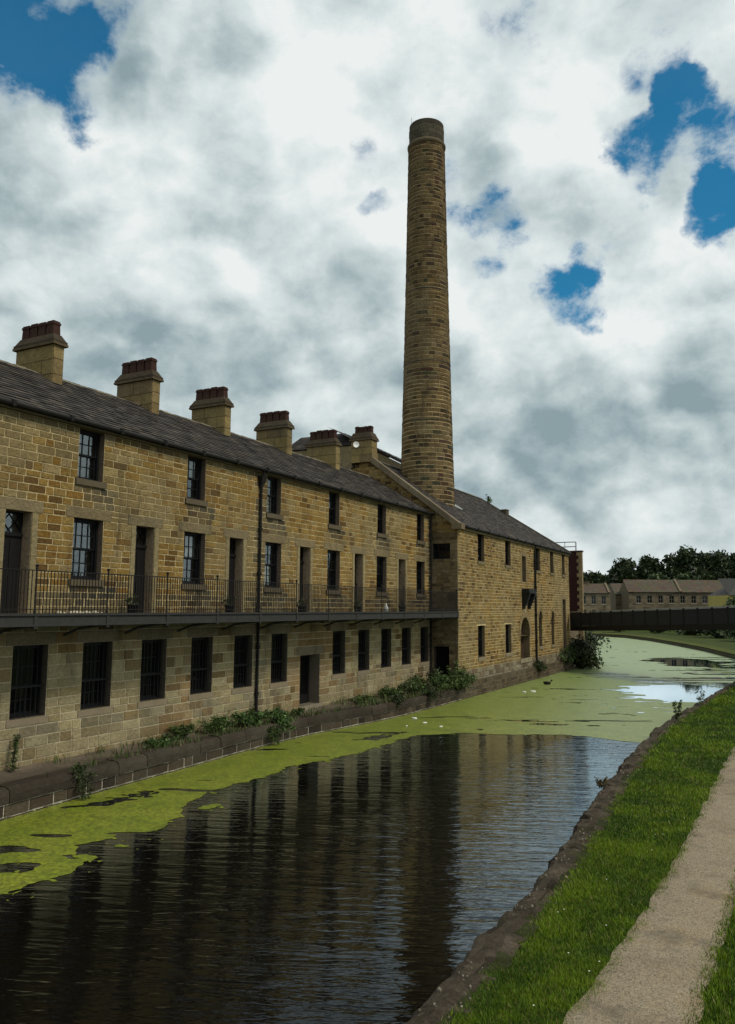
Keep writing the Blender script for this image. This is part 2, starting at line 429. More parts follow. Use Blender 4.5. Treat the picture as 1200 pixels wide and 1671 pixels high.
def sash(parent, mp, ua, ub, wa, wb, dep, cols, rows, rng, sill_col=(.105, .083, .052), glass='glass', bar=.028, sill=True, split=.5, bars=False, label=None, curtain=None):
    """sash window: frame mesh, panes and sill as sub-parts"""
    f = MB(); d0 = -dep; fr = .065
    f.mbox(mp, ua, ua + fr, wa, wb, d0 - .14, d0); f.mbox(mp, ub - fr, ub, wa, wb, d0 - .14, d0)
    f.mbox(mp, ua + fr, ub - fr, wb - fr, wb, d0 - .14, d0 - .002); f.mbox(mp, ua + fr, ub - fr, wa, wa + fr, d0 - .14, d0 - .002)
    wm = wa + (wb - wa) * split
    g = MB()
    for (a, b, off) in ((wm, wb - fr, .045), (wa + fr, wm + .02, .085)):
        dd = d0 - off
        f.mbox(mp, ua + fr, ua + fr + .04, a, b, dd - .03, dd); f.mbox(mp, ub - fr - .04, ub - fr, a, b, dd - .03, dd)
        f.mbox(mp, ua + fr + .04, ub - fr - .04, a, a + .045, dd - .03, dd); f.mbox(mp, ua + fr + .04, ub - fr - .04, b - .045, b, dd - .03, dd)
        x0, x1, y0, y1 = ua + fr + .04, ub - fr - .04, a + .045, b - .045
        for k in range(1, cols):
            x = x0 + (x1 - x0) * k / cols; f.mbox(mp, x - bar / 2, x + bar / 2, y0, y1, dd - .028, dd - .004)
        for k in range(1, rows):
            y = y0 + (y1 - y0) * k / rows; f.mbox(mp, x0, x1, y - bar / 2, y + bar / 2, dd - .027, dd - .006)
        for i in range(cols):
            for j in range(rows):
                xa, xb = x0 + (x1 - x0) * i / cols, x0 + (x1 - x0) * (i + 1) / cols
                ya, yb = y0 + (y1 - y0) * j / rows, y0 + (y1 - y0) * (j + 1) / rows
                t = [rng.uniform(-.0035, .0035) for _ in range(3)]
                g.face([mp(xa, ya, dd - .02 + t[0]), mp(xb, ya, dd - .02 + t[1]), mp(xb, yb, dd - .02 + t[2]), mp(xa, yb, dd - .02 + t[0] + t[2] - t[1])])
    o = f.build('window', M['paint_black'], parent)
    if label: o['label'] = label
    g.build('pane', M[glass], o)
    if curtain:
        c = MB(); n = 14; x0, x1 = {'left': (ua + fr, ua + (ub - ua) * .42), 'right': (ua + (ub - ua) * .55, ub - fr), 'net': (ua + fr, ub - fr), 'blind': (ua + fr, ub - fr)}[curtain]
        z0, z1 = (wa + .06, wa + (wb - wa) * .48) if curtain == 'net' else ((wm + .1, wb - .06) if curtain == 'blind' else (wa + .06, wb - .06))
        for k in range(n):
            a, b = x0 + (x1 - x0) * k / n, x0 + (x1 - x0) * (k + 1) / n
            c.face([mp(a, z0, d0 - .22 - .03 * (k % 2)), mp(b, z0, d0 - .22 - .03 * ((k + 1) % 2)), mp(b, z1, d0 - .22 - .03 * ((k + 1) % 2)), mp(a, z1, d0 - .22 - .03 * (k % 2))])
        c.build('curtain', M['curtain'], o)
    if sill:
        s = MB(); s.mbox(mp, ua - .09, ub + .09, wa - .17, wa - .002, -dep, .028 if bars else .07, sill_col)
        s.build('sill', M['dressed'], o)
    if bars:
        s = MB(); n = 7
        for k in range(n):
            x = ua + (ub - ua) * (k + .5) / n
            s.tube([mp(x, wa, -dep * .45), mp(x, wb, -dep * .45)], .011, 5)
        for q in (.42,):
            y = wa + (wb - wa) * q; s.mbox(mp, ua, ub, y - .02, y + .02, -dep * .45 - .02, -dep * .45 + .008)
        s.build('window_bars', M['iron'], o)
    return o

def chimney_stack(parent, x0, x1, y0, y1, zb, zt, npots, rng, pots_h=.48, cap_h=.34, name='chimney_stack'):
    """stone stack with drip course, sloping cap and a row of square pots"""
    mb = MB()
    for mp, u0, u1 in ((lambda u, w_, d: (u, y0 - d, w_), x0, x1), (lambda u, w_, d: (x1 + d, u, w_), y0, y1),
                       (lambda u, w_, d: (x1 + x0 - u, y1 + d, w_), x0, x1), (lambda u, w_, d: (x0 - d, y1 + y0 - u, w_), y0, y1)):
        rows = make_rows(zb, zt, [], .42, rng)
        masonry(mb, mp, u0, u1, rows, [], rng, P_of([(4, (.26, .195, .085)), (3, (.225, .165, .075)), (1, (.18, .13, .07))]), .5, 1.1, (.10, .075, .04), .016, .010, .006)
    c = (.062, .048, .032)
    # drip course
    mb.box(x0 - .09, x1 + .09, y0 - .09, y1 + .09, zt, zt + .075, (.115, .085, .05))
    mb.box(x0 - .07, x1 + .07, y0 - .07, y1 + .07, zt + .075, zt + .16, c)
    a, b = .05, -.10
    z0, z1 = zt + .16, zt + .16 + cap_h - .12
    mb.hexa([(x0 - a, y0 - a, z0), (x1 + a, y0 - a, z0), (x1 + a, y1 + a, z0), (x0 - a, y1 + a, z0),
             (x0 + .10, y0 + .04, z1), (x1 - .10, y0 + .04, z1), (x1 - .10, y1 - .04, z1), (x0 + .10, y1 - .04, z1)], c)
    # stepped shoulder near the roof on the lower end
    mb.box(x1 + .004, x1 + .05, y0 - .03, y1 + .03, zb, zb + .55, (.2, .15, .075))
    o = mb.build(name, M['stone'], parent)
    L = (x1 - x0) - .22; pw = L / npots * .93
    for k in range(npots):
        cx = x0 + .11 + L * (k + .5) / npots; cy = (y0 + y1) / 2
        p = MB(); z = z1 - .02; h = pots_h + rng.uniform(-.02, .02); q = pw / 2; qy = .15
        def ring(zz, s): return [(cx - q * s, cy - qy * s, zz), (cx + q * s, cy - qy * s, zz), (cx + q * s, cy + qy * s, zz), (cx - q * s, cy + qy * s, zz)]
        p.hexa(ring(z, .95) + ring(z + h - .12, .86)); p.hexa(ring(z + h - .12, .98) + ring(z + h - .05, 1.0)); p.hexa(ring(z + h - .05, .88) + ring(z + h, .84))
        p.build('chimney_pot', M['terracotta'], o)
    return o

def slates(mb, mp, u0, u1, length, gauge, wid, rng, pal, lim=None):
    """courses of slates; mp(u, t, d): t runs up the slope"""
    n = int(math.ceil(length / gauge))
    mb.face([mp(u0, 0, -.02), mp(lim(0)[1] if lim else u1, 0, -.02), mp(lim(length)[1] if lim else u1, length, -.02), mp(u0, length, -.02)], (.03, .028, .026))
    for k in range(n):
        t0, t1 = k * gauge, min((k + 1) * gauge + .03, length)
        a0, a1 = (u0, u1) if lim is None else lim((t0 + t1) / 2)
        x = a0 - (wid / 2 if k % 2 else 0) * rng.uniform(.8, 1.2)
        while x < a1:
            l = wid * rng.uniform(.75, 1.25)
            xa, xb = max(x, a0), min(x + l - .006, a1)
            if xb - xa > .03:
                c = pal(rng); h = .032 + rng.uniform(-.008, .010); s = rng.uniform(-.012, .012)
                p = [mp(xa, t0 + s, h), mp(xb, t0 + s, h), mp(xb, t1, .008), mp(xa, t1, .008)]
                mb.face(p, c)
                mb.face([mp(xa, t0 + s, h - .018), mp(xb, t0 + s, h - .018), p[1], p[0]], (c[0] * .6, c[1] * .6, c[2] * .6))
            x += l
def pal_slate(rng): 
    k = rng.uniform(.6, 1.35); c = rng.choice([(.058, .049, .042), (.050, .043, .039), (.072, .060, .048), (.042, .036, .033)])
    return tuple(x * k for x in c)

# ================================================================== STONE TERRACE
Z = CZ
rng = random.Random(11)
Y0, Y1 = 5.0, 38.9
EAVE = 9.58
mpA = lambda u, w_, d: (d, u, w_)
terr = thing('stone_terrace', 'long terrace of golden stone houses with slate roof and iron balcony along the canal', 'terrace', (0, Y0, .65))
ops = []; res = []
up_w, gf_w, doors, low_w = [], [], [], []
for k in range(-2, 6):
    y = 15.10 + 4.413 * k
    if Y0 + .3 < y: up_w.append((y, y + .90, 8.06, 9.46))
    y = 15.05 + 4.41 * k
    if Y0 + .3 < y: gf_w.append((y, y + 1.04, 5.33, 6.99))
    y = 12.93 + 4.41 * k
    if Y0 + .3 < y: doors.append((y, y + .78, 4.42, 6.98))
for k in range(-3, 12):
    if k == 6: continue
    y = 13.38 + 2.2 * k
    if y > Y0 + .3: low_w.append((y, y + 1.06, 1.85, 3.64))
ldoor = (26.33, 27.78, .82, 2.76)
ops = up_w + gf_w + doors + low_w + [ldoor]
lint = []
for o in up_w: lint.append((o[0] - .12, o[1] + .12, o[2] - .17, o[2], 0))
for o in gf_w:
    lint.append((o[0] - .28, o[1] + .28, o[3], o[3] + .30, 1)); lint.append((o[0] - .12, o[1] + .12, o[2] - .17, o[2], 0))
for o in doors:
    lint.append((o[0] - .34, o[1] + .34, o[3], o[3] + .30, 1))
    lint.append((o[0] - .19, o[0], o[2], o[3], 2)); lint.append((o[1], o[1] + .19, o[2], o[3], 2))
for o in low_w:
    lint.append((o[0] - .22, o[1] + .22, o[3], o[3] + .32, 3)); lint.append((o[0] - .1, o[1] + .1, o[2] - .2, o[2], 4))
lint.append((ldoor[0] - .25, ldoor[1] + .25, ldoor[3], ldoor[3] + .34, 3))
for o in up_w + gf_w: STAINS_SHADE.append((o[0] - .2, o[1] + .25, o[2] - .15, 1.0, .62))
for o in low_w: STAINS_SHADE.append((o[0] - .1, o[1] + .2, o[2] - .15, .7, .25))
STAINS_SHADE.append((0, 60, EAVE, .45, .45)); STAINS_SHADE.append((23.1, 23.7, EAVE, 30, .35)); STAINS_SHADE.append((38.3, 38.9, EAVE, 30, .45)); STAINS_SHADE.append((0, 60, 5.0, .7, .45)); STAINS_SHADE.append((0, 60, 4.3, .7, .4))  # eaves soot, pipe stains, a darker band above the deck, painted shade beneath it
mb = MB()
marks_lo = [1.65, 1.85, 3.64, 3.96, .82, 2.76, 3.10]
rows_lo = make_rows(.3, 4.30, marks_lo, .24, rng, .18)
rows_up = make_rows(4.30, EAVE - .02, [4.42, 5.16, 5.33, 6.99, 7.29, 7.89, 8.06, 9.46], .195, rng, .24)
masonry(mb, mpA, Y0, Y1, rows_lo, ops, rng, pal_low, .26, .80, MORT_LOW, .026, .018, .008, reserve=[l[:4] for l in lint])
up_ops = ops
masonry(mb, mpA, Y0, Y1, rows_up, ops, rng, pal_up, .24, .62, MORT_UP, .027, .014, .006, reserve=[l[:4] for l in lint])
for (a, b, c, d, kind) in lint:
    if kind in (0, 4): continue
    col = {1: (.225, .175, .095), 2: (.300, .240, .125), 3: (.19, .155, .105)}[kind]
    k = rng.uniform(.85, 1.1); col = tuple(x * k for x in col)
    mb.mbox(mpA, a + .006, b - .006, c + .006, d - .006, -.06, .022 if kind != 2 else .026, col)
# gaps between the lintels are filled with long band stones
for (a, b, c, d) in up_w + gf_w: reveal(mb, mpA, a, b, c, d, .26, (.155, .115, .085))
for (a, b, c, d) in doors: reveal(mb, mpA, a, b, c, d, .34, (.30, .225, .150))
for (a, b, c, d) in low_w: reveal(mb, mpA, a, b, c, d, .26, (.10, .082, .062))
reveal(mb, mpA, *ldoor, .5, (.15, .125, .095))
# back and end walls, parapet plate under the eave
g = (.2, .16, .1)
mb.face([(0, Y0, .3), (0, Y0, EAVE), (-7.4, Y0, EAVE), (-7.4, Y0, .3)], g)
mb.face([(0, Y0, EAVE), (-3.7, Y0, 11.84), (-7.4, Y0, EAVE)], g)
mb.face([(-7.4, Y0, .3), (-7.4, Y0, EAVE), (-7.4, Y1, EAVE), (-7.4, Y1, .3)], g)
wall = mb.build('wall', M['stone'], terr)

for i, o in enumerate(up_w): sash(terr, mpA, *o, .19, 3, 2, rng, curtain=['left', None, 'left', 'blind', 'right', None, 'blind', None][i % 8])
for i, o in enumerate(gf_w): sash(terr, mpA, *o, .19, 4, 2, rng, curtain=[None, 'left', None, 'blind', 'net', 'left', None, 'net'][i % 8])
for o in low_w: sash(terr, mpA, *o, .22, 3, 2, rng, (.20, .16, .105), 'glass_dark', .026, True, .42, True)
def panel_door(parent, mp, ua, ub, wa, wb, dep, mat, fan=.62, name='door'):
    d = MB(); t = wb - fan
    d.mbox(mp, ua, ub, wa, t, -dep - .05, -dep)
    d.mbox(mp, ua, ub, t, t + .09, -dep - .04, -dep + .05)
    W = ub - ua
    for (x0, x1, z0, z1) in ((.1, .46, .12, .95), (.54, .9, .12, .95), (.1, .46, 1.1, 1.85), (.54, .9, 1.1, 1.85)):
        if wa + z1 < t - .02:
            d.mbox(mp, ua + W * x0, ua + W * x1, wa + z0, wa + z1, -dep - .01, -dep + .018)
    o = d.build(name, M[mat], parent)
    if fan > .2:
        f = MB(); z0, z1 = t + .09, wb
        f.mbox(mp, ua, ua + .05, z0, z1, -dep - .05, -dep); f.mbox(mp, ub - .05, ub, z0, z1, -dep - .05, -dep); f.mbox(mp, ua, ub, z1 - .05, z1, -dep - .05, -dep)
        for sg in (-1, 1):
            for q in (-.5, .5):
                c = (ua + ub) / 2 + q * W * .45
                f.tube([mp(c - W * .3, (z0 + z1) / 2 - sg * (z1 - z0) * .5, -dep - .02), mp(c + W * .3, (z0 + z1) / 2 + sg * (z1 - z0) * .5, -dep - .02)], .014, 4)
        fo = f.build('fanlight', M['paint_black'], o)
        gl = MB(); gl.face([mp(ua + .05, z0, -dep - .035), mp(ub - .05, z0, -dep - .035), mp(ub - .05, z1 - .05, -dep - .03), mp(ua + .05, z1 - .05, -dep - .03)])
        gl.build('fanlight_pane', M['glass'], o)
    h = MB(); h.lathe(0, 0, [(.001, -.03), (.03, -.02), (.035, 0), (.03, .02), (.001, .03)], 8)
    hp = mp(ua + .1, wa + 1.02, -dep + .05); h.v = [(x + hp[0], y + hp[1], z + hp[2]) for x, y, z in h.v]
    h.build('door_handle', M['lead'], o)
    return o
for o in doors: panel_door(terr, mpA, *o, .33, 'door')
# lower door: glazed door in a deep stone opening with a low threshold
d = MB(); ua, ub, wa, wb = ldoor
for (x0, x1, z0, z1) in ((ua, ua + .12, wa, wb), (ub - .12, ub, wa, wb), (ua + .12, ub - .12, wb - .12, wb), (ua + .12, ub - .12, wa, wa + .35), (ua + .62, ua + .70, wa + .35, wb - .12)):
    d.mbox(mpA, x0, x1, z0, z1, -.56, -.48)
o = d.build('door', M['door'], terr)
g = MB(); g.face([mpA(ua, wa, -.53), mpA(ub, wa, -.53), mpA(ub, wb, -.53), mpA(ua, wb, -.53)]); g.build('door_pane', M['glass_dark'], o)
s = MB(); s.mbox(mpA, ua - .1, ub + .1, wa - .16, wa - .002, -.5, .09, (.25, .21, .15)); s.build('threshold', M['dressed'], o)

# roof
th = math.atan2(11.87 - EAVE, 3.85); ct, st = cos(th), sin(th); LEN = hypot(3.85, 11.87 - EAVE)
mpR = lambda u, t, d: (.17 - t * ct + d * st, u, EAVE + .03 + t * st + d * ct)
mb = MB()
slates(mb, mpR, Y0 - .1, Y1 - .01, LEN, .235, .34, rng, pal_slate)
mb.face([(-3.72, Y0 - .1, 11.88), (-3.72, Y1, 11.88), (-7.55, Y1, EAVE), (-7.55, Y0 - .1, EAVE)], (.06, .055, .05))
roof = mb.build('roof', M['slate'], terr)
mb = MB(); y = Y0 - .1
while y < Y1 - .05:
    l = rng.uniform(.42, .5); e = min(y + l, Y1 - .02); dz = rng.uniform(-.01, .012); c = rng.choice([(.16, .135, .09), (.12, .10, .07), (.19, .165, .11)])
    for s1 in (1, -1):
        mb.hexa([(-3.70, y, 11.90 + dz), (-3.70 + s1 * .20, y, 11.79 + dz), (-3.70 + s1 * .20, e - .012, 11.79 + dz), (-3.70, e - .012, 11.90 + dz),
                 (-3.70, y, 11.945 + dz), (-3.70 + s1 * .20, y, 11.82 + dz), (-3.70 + s1 * .20, e - .012, 11.82 + dz), (-3.70, e - .012, 11.945 + dz)], c)
    y += l
mb.build('ridge_tiles', M['dressed'], roof)
# eaves: stone cornice and iron gutter in lengths
mb = MB(); y = Y0
while y < Y1 - .02:
    e = min(y + 1.8, Y1 - .01)
    mb.box(.002, .13, y + .004, e - .004, EAVE - .11, EAVE + .005, (.12, .095, .06)); y += 1.8
mb.build('eaves_cornice', M['dressed'], terr)
mb = MB()
mb.tube([(.20, Y0, EAVE + .005), (.20, Y1 - .02, EAVE + .005)], .068, 8)
y = Y0 + .6
while y < Y1: mb.box(.125, .285, y - .05, y + .05, EAVE - .075, EAVE + .082); y += 1.8
mb.build('gutter', M['gutter'], terr)
# downpipes
def downpipe(parent, pts, r=.05, joints=()):
    p = MB(); p.tube(pts, r, 8)
    for j in joints: p.tube([(j[0], j[1], j[2] - .06), (j[0], j[1], j[2] + .06)], r * 1.5, 8)
    return p.build('downpipe', M['gutter'], parent)
yp = 23.42
downpipe(terr, [(.20, yp, EAVE - .02), (.20, yp, EAVE - .2), (.09, yp, EAVE - .42), (.09, yp, .75)], .052, [(.09, yp, z) for z in (9.0, 7.4, 5.8, 4.6, 3.2, 1.6)])
hh = MB(); hh.hexa([(.03, yp - .09, 9.05), (.17, yp - .09, 9.05), (.17, yp + .09, 9.05), (.03, yp + .09, 9.05), (.02, yp - .16, 9.34), (.24, yp - .16, 9.34), (.24, yp + .16, 9.34), (.02, yp + .16, 9.34)])
hh.build('rainwater_hopper', M['gutter'], terr)
downpipe(terr, [(.20, 38.72, EAVE - .02), (.12, 38.72, EAVE - .3), (.09, 38.72, .75)], .05, [(.09, 38.72, z) for z in (8.5, 6.2, 3.2)])
# party wall stacks
for yc in (8.0, 12.25, 16.56, 20.9, 25.05, 29.56, 33.92):
    chimney_stack(terr, -4.70, -2.98, yc, yc + .40, 10.9, 12.72, 4, rng)
# saddle flashing behind each stack
# ---------------------------------------------------------------- balcony (part of the terrace, with sub-parts)
BX = 1.56
mb = MB()
y = Y0
while y < 38.85:
    e = min(y + 1.1, 38.86); k = rng.uniform(.8, 1.15)
    mb.box(0.03, BX - .07, y + .004, e - .004, 4.26, 4.40, (.14 * k, .12 * k, .09 * k)); y += 1.1
balc = mb.build('balcony', M['dressed'], terr)
mb = MB()
mb.box(BX - .06, BX + .02, Y0, 38.86, 4.17, 4.45); mb.box(BX - .10, BX + .06, Y0, 38.86, 4.395, 4.425); mb.box(BX - .10, BX + .06, Y0, 38.86, 4.15, 4.185)
mb.build('edge_beam', M['iron_beam'], balc)
posts = [12.69 + 2.19 * k for k in range(-3, 12)] + [38.80]
for i, y in enumerate(posts):
    mb = MB()
    mb.tube([(BX - .02, y, 4.43), (BX - .02, y, 5.50)], .022, 6)
    mb.lathe(BX - .02, y, [(.001, 5.46), (.034, 5.49), (.022, 5.51), (.044, 5.545), (.046, 5.56), (.001, 5.585)], 8)
    mb.lathe(BX - .02, y, [(.03, 4.43), (.034, 4.50), (.022, 4.56)], 8)
    mb.build('railing_post', M['iron'], balc)
    mb = MB()   # bracket below the deck and the plate on the beam
    mb.box(BX - .075, BX + .045, y - .05, y + .05, 4.10, 4.44)
    mb.tube([(BX - .1, y, 4.16), (.55, y, 4.04), (.04, y, 3.86)], .035, 6)
    mb.box(.02, BX - .1, y - .04, y + .04, 4.17, 4.255)
    mb.build('bracket', M['iron_beam'], balc)
    if i:
        ya, yb = posts[i - 1] + .022, y - .022
        mb = MB()
        mb.box(BX - .04, BX, ya, yb, 5.425, 5.447); mb.box(BX - .035, BX - .005, ya, yb, 4.53, 4.55)
        n = max(2, int(round((yb - ya) / .0975)))
        for k in range(1, n):
            q = ya + (yb - ya) * k / n
            mb.box(BX - .028, BX - .012, q - .008, q + .008, 4.45, 5.425)
        mb.build('railing_panel', M['iron'], balc)

# ================================================================== MILL BUILDING
rng = random.Random(23)
TB = radians(.5); DB = Vector((-sin(TB), cos(TB), 0)); NB = Vector((cos(TB), sin(TB), 0)); CB = Vector((1.55, 38.9, 0))
def mpB(s, w_, d): p = CB + DB * s + NB * d; return (p.x, p.y, w_)
mpE = lambda u, w_, d: (u, 38.9 - d, w_)
mill = thing('mill_building', 'stone mill building with gable end and slate roof rising straight from the canal', 'mill', (1.55, 38.9, .3))
EB = 8.90; SE = 24.0
m_up = [(3.05, 4.15, 7.22, 8.82), (7.95, 9.05, 7.24, 8.84), (14.75, 15.8, 7.2, 8.86), (18.45, 19.4, 7.2, 8.86), (21.9, 22.75, 7.2, 8.86)]
m_lo = [(2.95, 4.1, 1.92, 3.74), (7.8, 8.95, 1.90, 3.74)]
hatch = (11.4, 12.3, 6.32, 8.0)
arch = (10.85, 12.95, 1.45, 2.86)      # rectangular part; the arch springs at 2.86
lanc = [(15.15, 16.0, 2.02, 3.95), (18.45, 19.25, 2.02, 3.95)]
slot = (21.8, 22.75, 1.48, 5.32)
opsB = m_up + m_lo + [hatch, arch, slot] + lanc
def arch_steps(a, b, z, n=6, rise=None):
    c, r = (a + b) / 2, (b - a) / 2; R = rise or r
    out = []
    for i in range(n):
        z0, z1 = z + R * i / n, z + R * (i + 1) / n
        hw = r * sqrt(max(0, 1 - ((i + .35) / n) ** 2))
        out.append((c - hw, c + hw, z0, z1))
    return out
steps = arch_steps(arch[0], arch[1], arch[3], 6, 1.2)
for l in lanc: steps += arch_steps(l[0], l[1], l[3], 4, .5)
opsA = opsB + steps
resB = []
for o in m_up: resB.append((o[0] - .13, o[1] + .13, o[2] - .2, o[2]))
for o in m_lo: resB.append((o[0] - .15, o[1] + .15, o[2] - .22, o[2])); resB.append((o[0] - .2, o[1] + .2, o[3], o[3] + .28))
resB.append((arch[0] - .2, arch[1] + .2, arch[2] - .28, arch[2]))
mb = MB()
marks = [1.38, 1.17, 1.45, 1.7, 1.92, 3.74, 4.02, 7.02, 7.2, 8.84, 2.86, 2.02, 3.95, 5.32, 6.32, 8.0] + [s_[2] for s_ in steps] + [s_[3] for s_ in steps]
marks = sorted(set(marks)); mm = []
for x in marks:
    if not mm or x - mm[-1] > .1: mm.append(x)
rowsB = make_rows(1.38, EB, mm, .175, rng, .22)
masonry(mb, mpB, 0, SE, rowsB, opsA, rng, pal_b, .20, .52, MORT_B, .026, .016, .005, reserve=resB)
rowsP = make_rows(.2, 1.38, [], .24, rng, .3)
masonry(mb, mpB, 0, SE, rowsP, [], rng, P_of(RUB), .25, .85, (.27, .235, .17), .02, .03, .02)
for (a, b, c, d) in resB[:-1]:
    if d - c > .25: mb.mbox(mpB, a + .005, b - .005, c + .005, d - .005, -.05, .02, (.22, .165, .08))
mb.mbox(mpB, arch[0] - .2, arch[1] + .2, arch[2] - .28, arch[2], -.3, .07, (.27, .225, .15))
# big dressed stones round the hatch, arch and slot
for (a, b, c, d) in [hatch, slot]:
    for q in (a - .2, b):
        z = c
        while z < d - .05:
            h = min(.5, d - z); mb.mbox(mpB, q + .004, q + .196, z + .005, z + h - .005, -.05, .022, (.25, .19, .10)); z += .5
    mb.mbox(mpB, a - .25, b + .25, d + .003, d + .27, -.05, .024, (.23, .17, .09))
def arch_ring(a, b, z, rise, wd, n, col, proud=.035):
    c, r = (a + b) / 2, (b - a) / 2
    for i in range(n):
        t0, t1 = pi * i / n + .012, pi * (i + 1) / n - .012
        P = []
        for d in (-.06, proud):
            P += [mpB(c + r * cos(t0), z + rise * sin(t0), d), mpB(c + (r + wd) * cos(t0), z + (rise + wd) * sin(t0), d), mpB(c + (r + wd) * cos(t1), z + (rise + wd) * sin(t1), d), mpB(c + r * cos(t1), z + rise * sin(t1), d)]
        k = rng.uniform(.8, 1.15); mb.hexa(P, tuple(x * k for x in col))
    for i in range(n):     # intrados
        t0, t1 = pi * i / n, pi * (i + 1) / n
        mb.face([mpB(c + r * cos(t0), z + rise * sin(t0), .02), mpB(c + r * cos(t1), z + rise * sin(t1), .02), mpB(c + r * cos(t1), z + rise * sin(t1), -.5), mpB(c + r * cos(t0), z + rise * sin(t0), -.5)], (.16, .12, .07))
arch_ring(arch[0], arch[1], arch[3], 1.2, .34, 11, (.26, .195, .10))
for l in lanc: arch_ring(l[0], l[1], l[3], .5, .2, 7, (.22, .165, .085))
mb.mbox(mpB, 11.75, 12.05, 4.35, 5.1, -.03, .05, (.36, .30, .19))
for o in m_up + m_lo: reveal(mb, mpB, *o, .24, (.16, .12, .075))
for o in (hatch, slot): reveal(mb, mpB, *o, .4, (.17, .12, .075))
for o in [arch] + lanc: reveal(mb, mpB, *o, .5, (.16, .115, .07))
# return wall facing along the canal and the gable above the terrace roof
rwin = (.10, 1.12, 7.18, 8.0); rdoor = (.14, 1.04, .92, 2.63)
GA = 12.98                                  # wall apex
def lim(wm, a, b):
    ur = min(1.55, 1.55 - (wm - 8.90) * 5.55 / (GA - 8.90)); ul = -9.55 + (wm - 8.90) * 5.55 / (GA - 8.90)
    return (max(0.0 if wm < 9.3 else -9.5, ul if wm > 9.3 else -20), ur)
rowsE = make_rows(.2, GA, [.92, 2.63, 2.93, 7.18, 8.0], .185, rng, .14)
masonry(mb, mpE, -9.5, 1.55, rowsE, [rwin, rdoor], rng, lambda r, u, w_: pick(r, BPAL if w_ > 8.5 else [(3, (.17, .125, .065)), (2, (.135, .095, .048)), (2, (.20, .155, .09)), (1.5, (.095, .065, .035))]), .22, .55, (.22, .18, .105), .018, .018, .008, limit=lim)  # stones below the gable painted darker for the shade on this side
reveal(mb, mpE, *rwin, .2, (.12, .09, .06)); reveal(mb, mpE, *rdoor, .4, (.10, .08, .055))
# plain hidden walls
g = (.2, .16, .1)
p0, p1, p2 = mpB(SE, .2, 0), mpB(SE, EB, 0), mpB(SE, EB, -11.1)
mb.face([p0, p1, p2, mpB(SE, .2, -11.1)], g)
mb.face([mpB(SE, .2, -11.1), p2, mpB(0, EB, -11.1), mpB(0, .2, -11.1)], g)
mb.face([mpE(-9.5, .2, 0), mpE(0, .2, 0), mpE(0, 9.3, 0), mpE(-9.5, 9.3, 0)], g)
mb.build('wall', M['stone'], mill)
# footing of dark coursed stone standing in the water
mb = MB(); rf = make_rows(-.35, .78, [], .21, rng, .1)
mpF = lambda u, w_, d: mpB(u, w_, .26 + d - max(0, w_) * .05)
masonry(mb, mpF, -.2, SE - .2, rf, [], rng, P_of([(3, (.075, .055, .034)), (2, (.10, .075, .045)), (1, (.05, .038, .025))]), .3, .75, (.17, .14, .095), .024, .02, .014)
mb.face([mpB(-.2, .78, .235), mpB(SE, .78, .235), mpB(SE, .80, 0), mpB(-.2, .80, 0)], (.10, .085, .05))
mb.face([mpB(-.2, .78, .235), mpB(-.2, .78, 0), mpB(-.2, -.35, 0), mpB(-.2, -.35, .26)], (.08, .06, .04))
mb.build('footing', M['stone'], mill)

for i, o in enumerate(m_up): sash(mill, mpB, *o, .17, 3, 2, rng, (.17, .13, .07), curtain=['left', None, 'left', 'left', None][i])
for o in m_lo: sash(mill, mpB, *o, .17, 3, 2, rng, (.20, .16, .10), 'glass_dark')
o = sash(mill, mpE, *rwin, .14, 4, 1, rng, glass='glass_dark', sill=False, split=.5)
d = MB(); d.mbox(mpE, rdoor[0], rdoor[1], rdoor[2], rdoor[3], -.46, -.40); d.build('door', M['dark_room'], mill)
d = MB(); d.mbox(mpB, hatch[0], hatch[1], hatch[2], hatch[3], -.36, -.30)
for k in range(1, 5): q = hatch[0] + (hatch[1] - hatch[0]) * k / 5; d.mbox(mpB, q - .008, q + .008, hatch[2], hatch[3], -.3, -.285)
d.build('loading_door', M['brown_door'], mill)
d = MB(); d.mbox(mpB, arch[0], arch[1], arch[2], arch[3] + 1.2, -.5, -.44)
for k in range(1, 10): q = arch[0] + (arch[1] - arch[0]) * k / 10; d.mbox(mpB, q - .01, q + .01, arch[2], arch[3] + 1.15, -.44, -.425)
d.mbox(mpB, (arch[0] + arch[1]) / 2 - .06, (arch[0] + arch[1]) / 2 + .06, arch[2], arch[3] + 1.15, -.44, -.40)
d.build('arched_door', M['brown_door'], mill)
for l in lanc:
    d = MB(); a, b, c, e = l
    d.mbox(mpB, a, a + .07, c, e + .5, -.36, -.28); d.mbox(mpB, b - .07, b, c, e + .5, -.36, -.28)
    d.mbox(mpB, a + .07, b - .07, e - .34, e - .2, -.36, -.26); d.mbox(mpB, a + .07, b - .07, c, c + .08, -.36, -.28)
    for k in (1, 2): q = a + (b - a) * k / 3; d.mbox(mpB, q - .016, q + .016, c + .08, e - .34, -.35, -.29)
    for q in (.35, .7): y = c + (e - .34 - c) * q; d.mbox(mpB, a + .07, b - .07, y - .016, y + .016, -.345, -.295)
    o = d.build('arched_window', M['paint_black'], mill)
    gl = MB(); gl.face([mpB(a, c, -.33), mpB(b, c, -.33), mpB(b, e + .5, -.33), mpB(a, e + .5, -.33)]); gl.build('pane', M['glass_dark'], o)
    s = MB(); s.mbox(mpB, a - .08, b + .08, c - .16, c - .002, -.2, .06, (.2, .16, .1)); s.build('sill', M['dressed'], o)
d = MB(); a, b, c, e = slot
d.mbox(mpB, a, a + .06, c, e, -.38, -.30); d.mbox(mpB, b - .06, b, c, e, -.38, -.30)
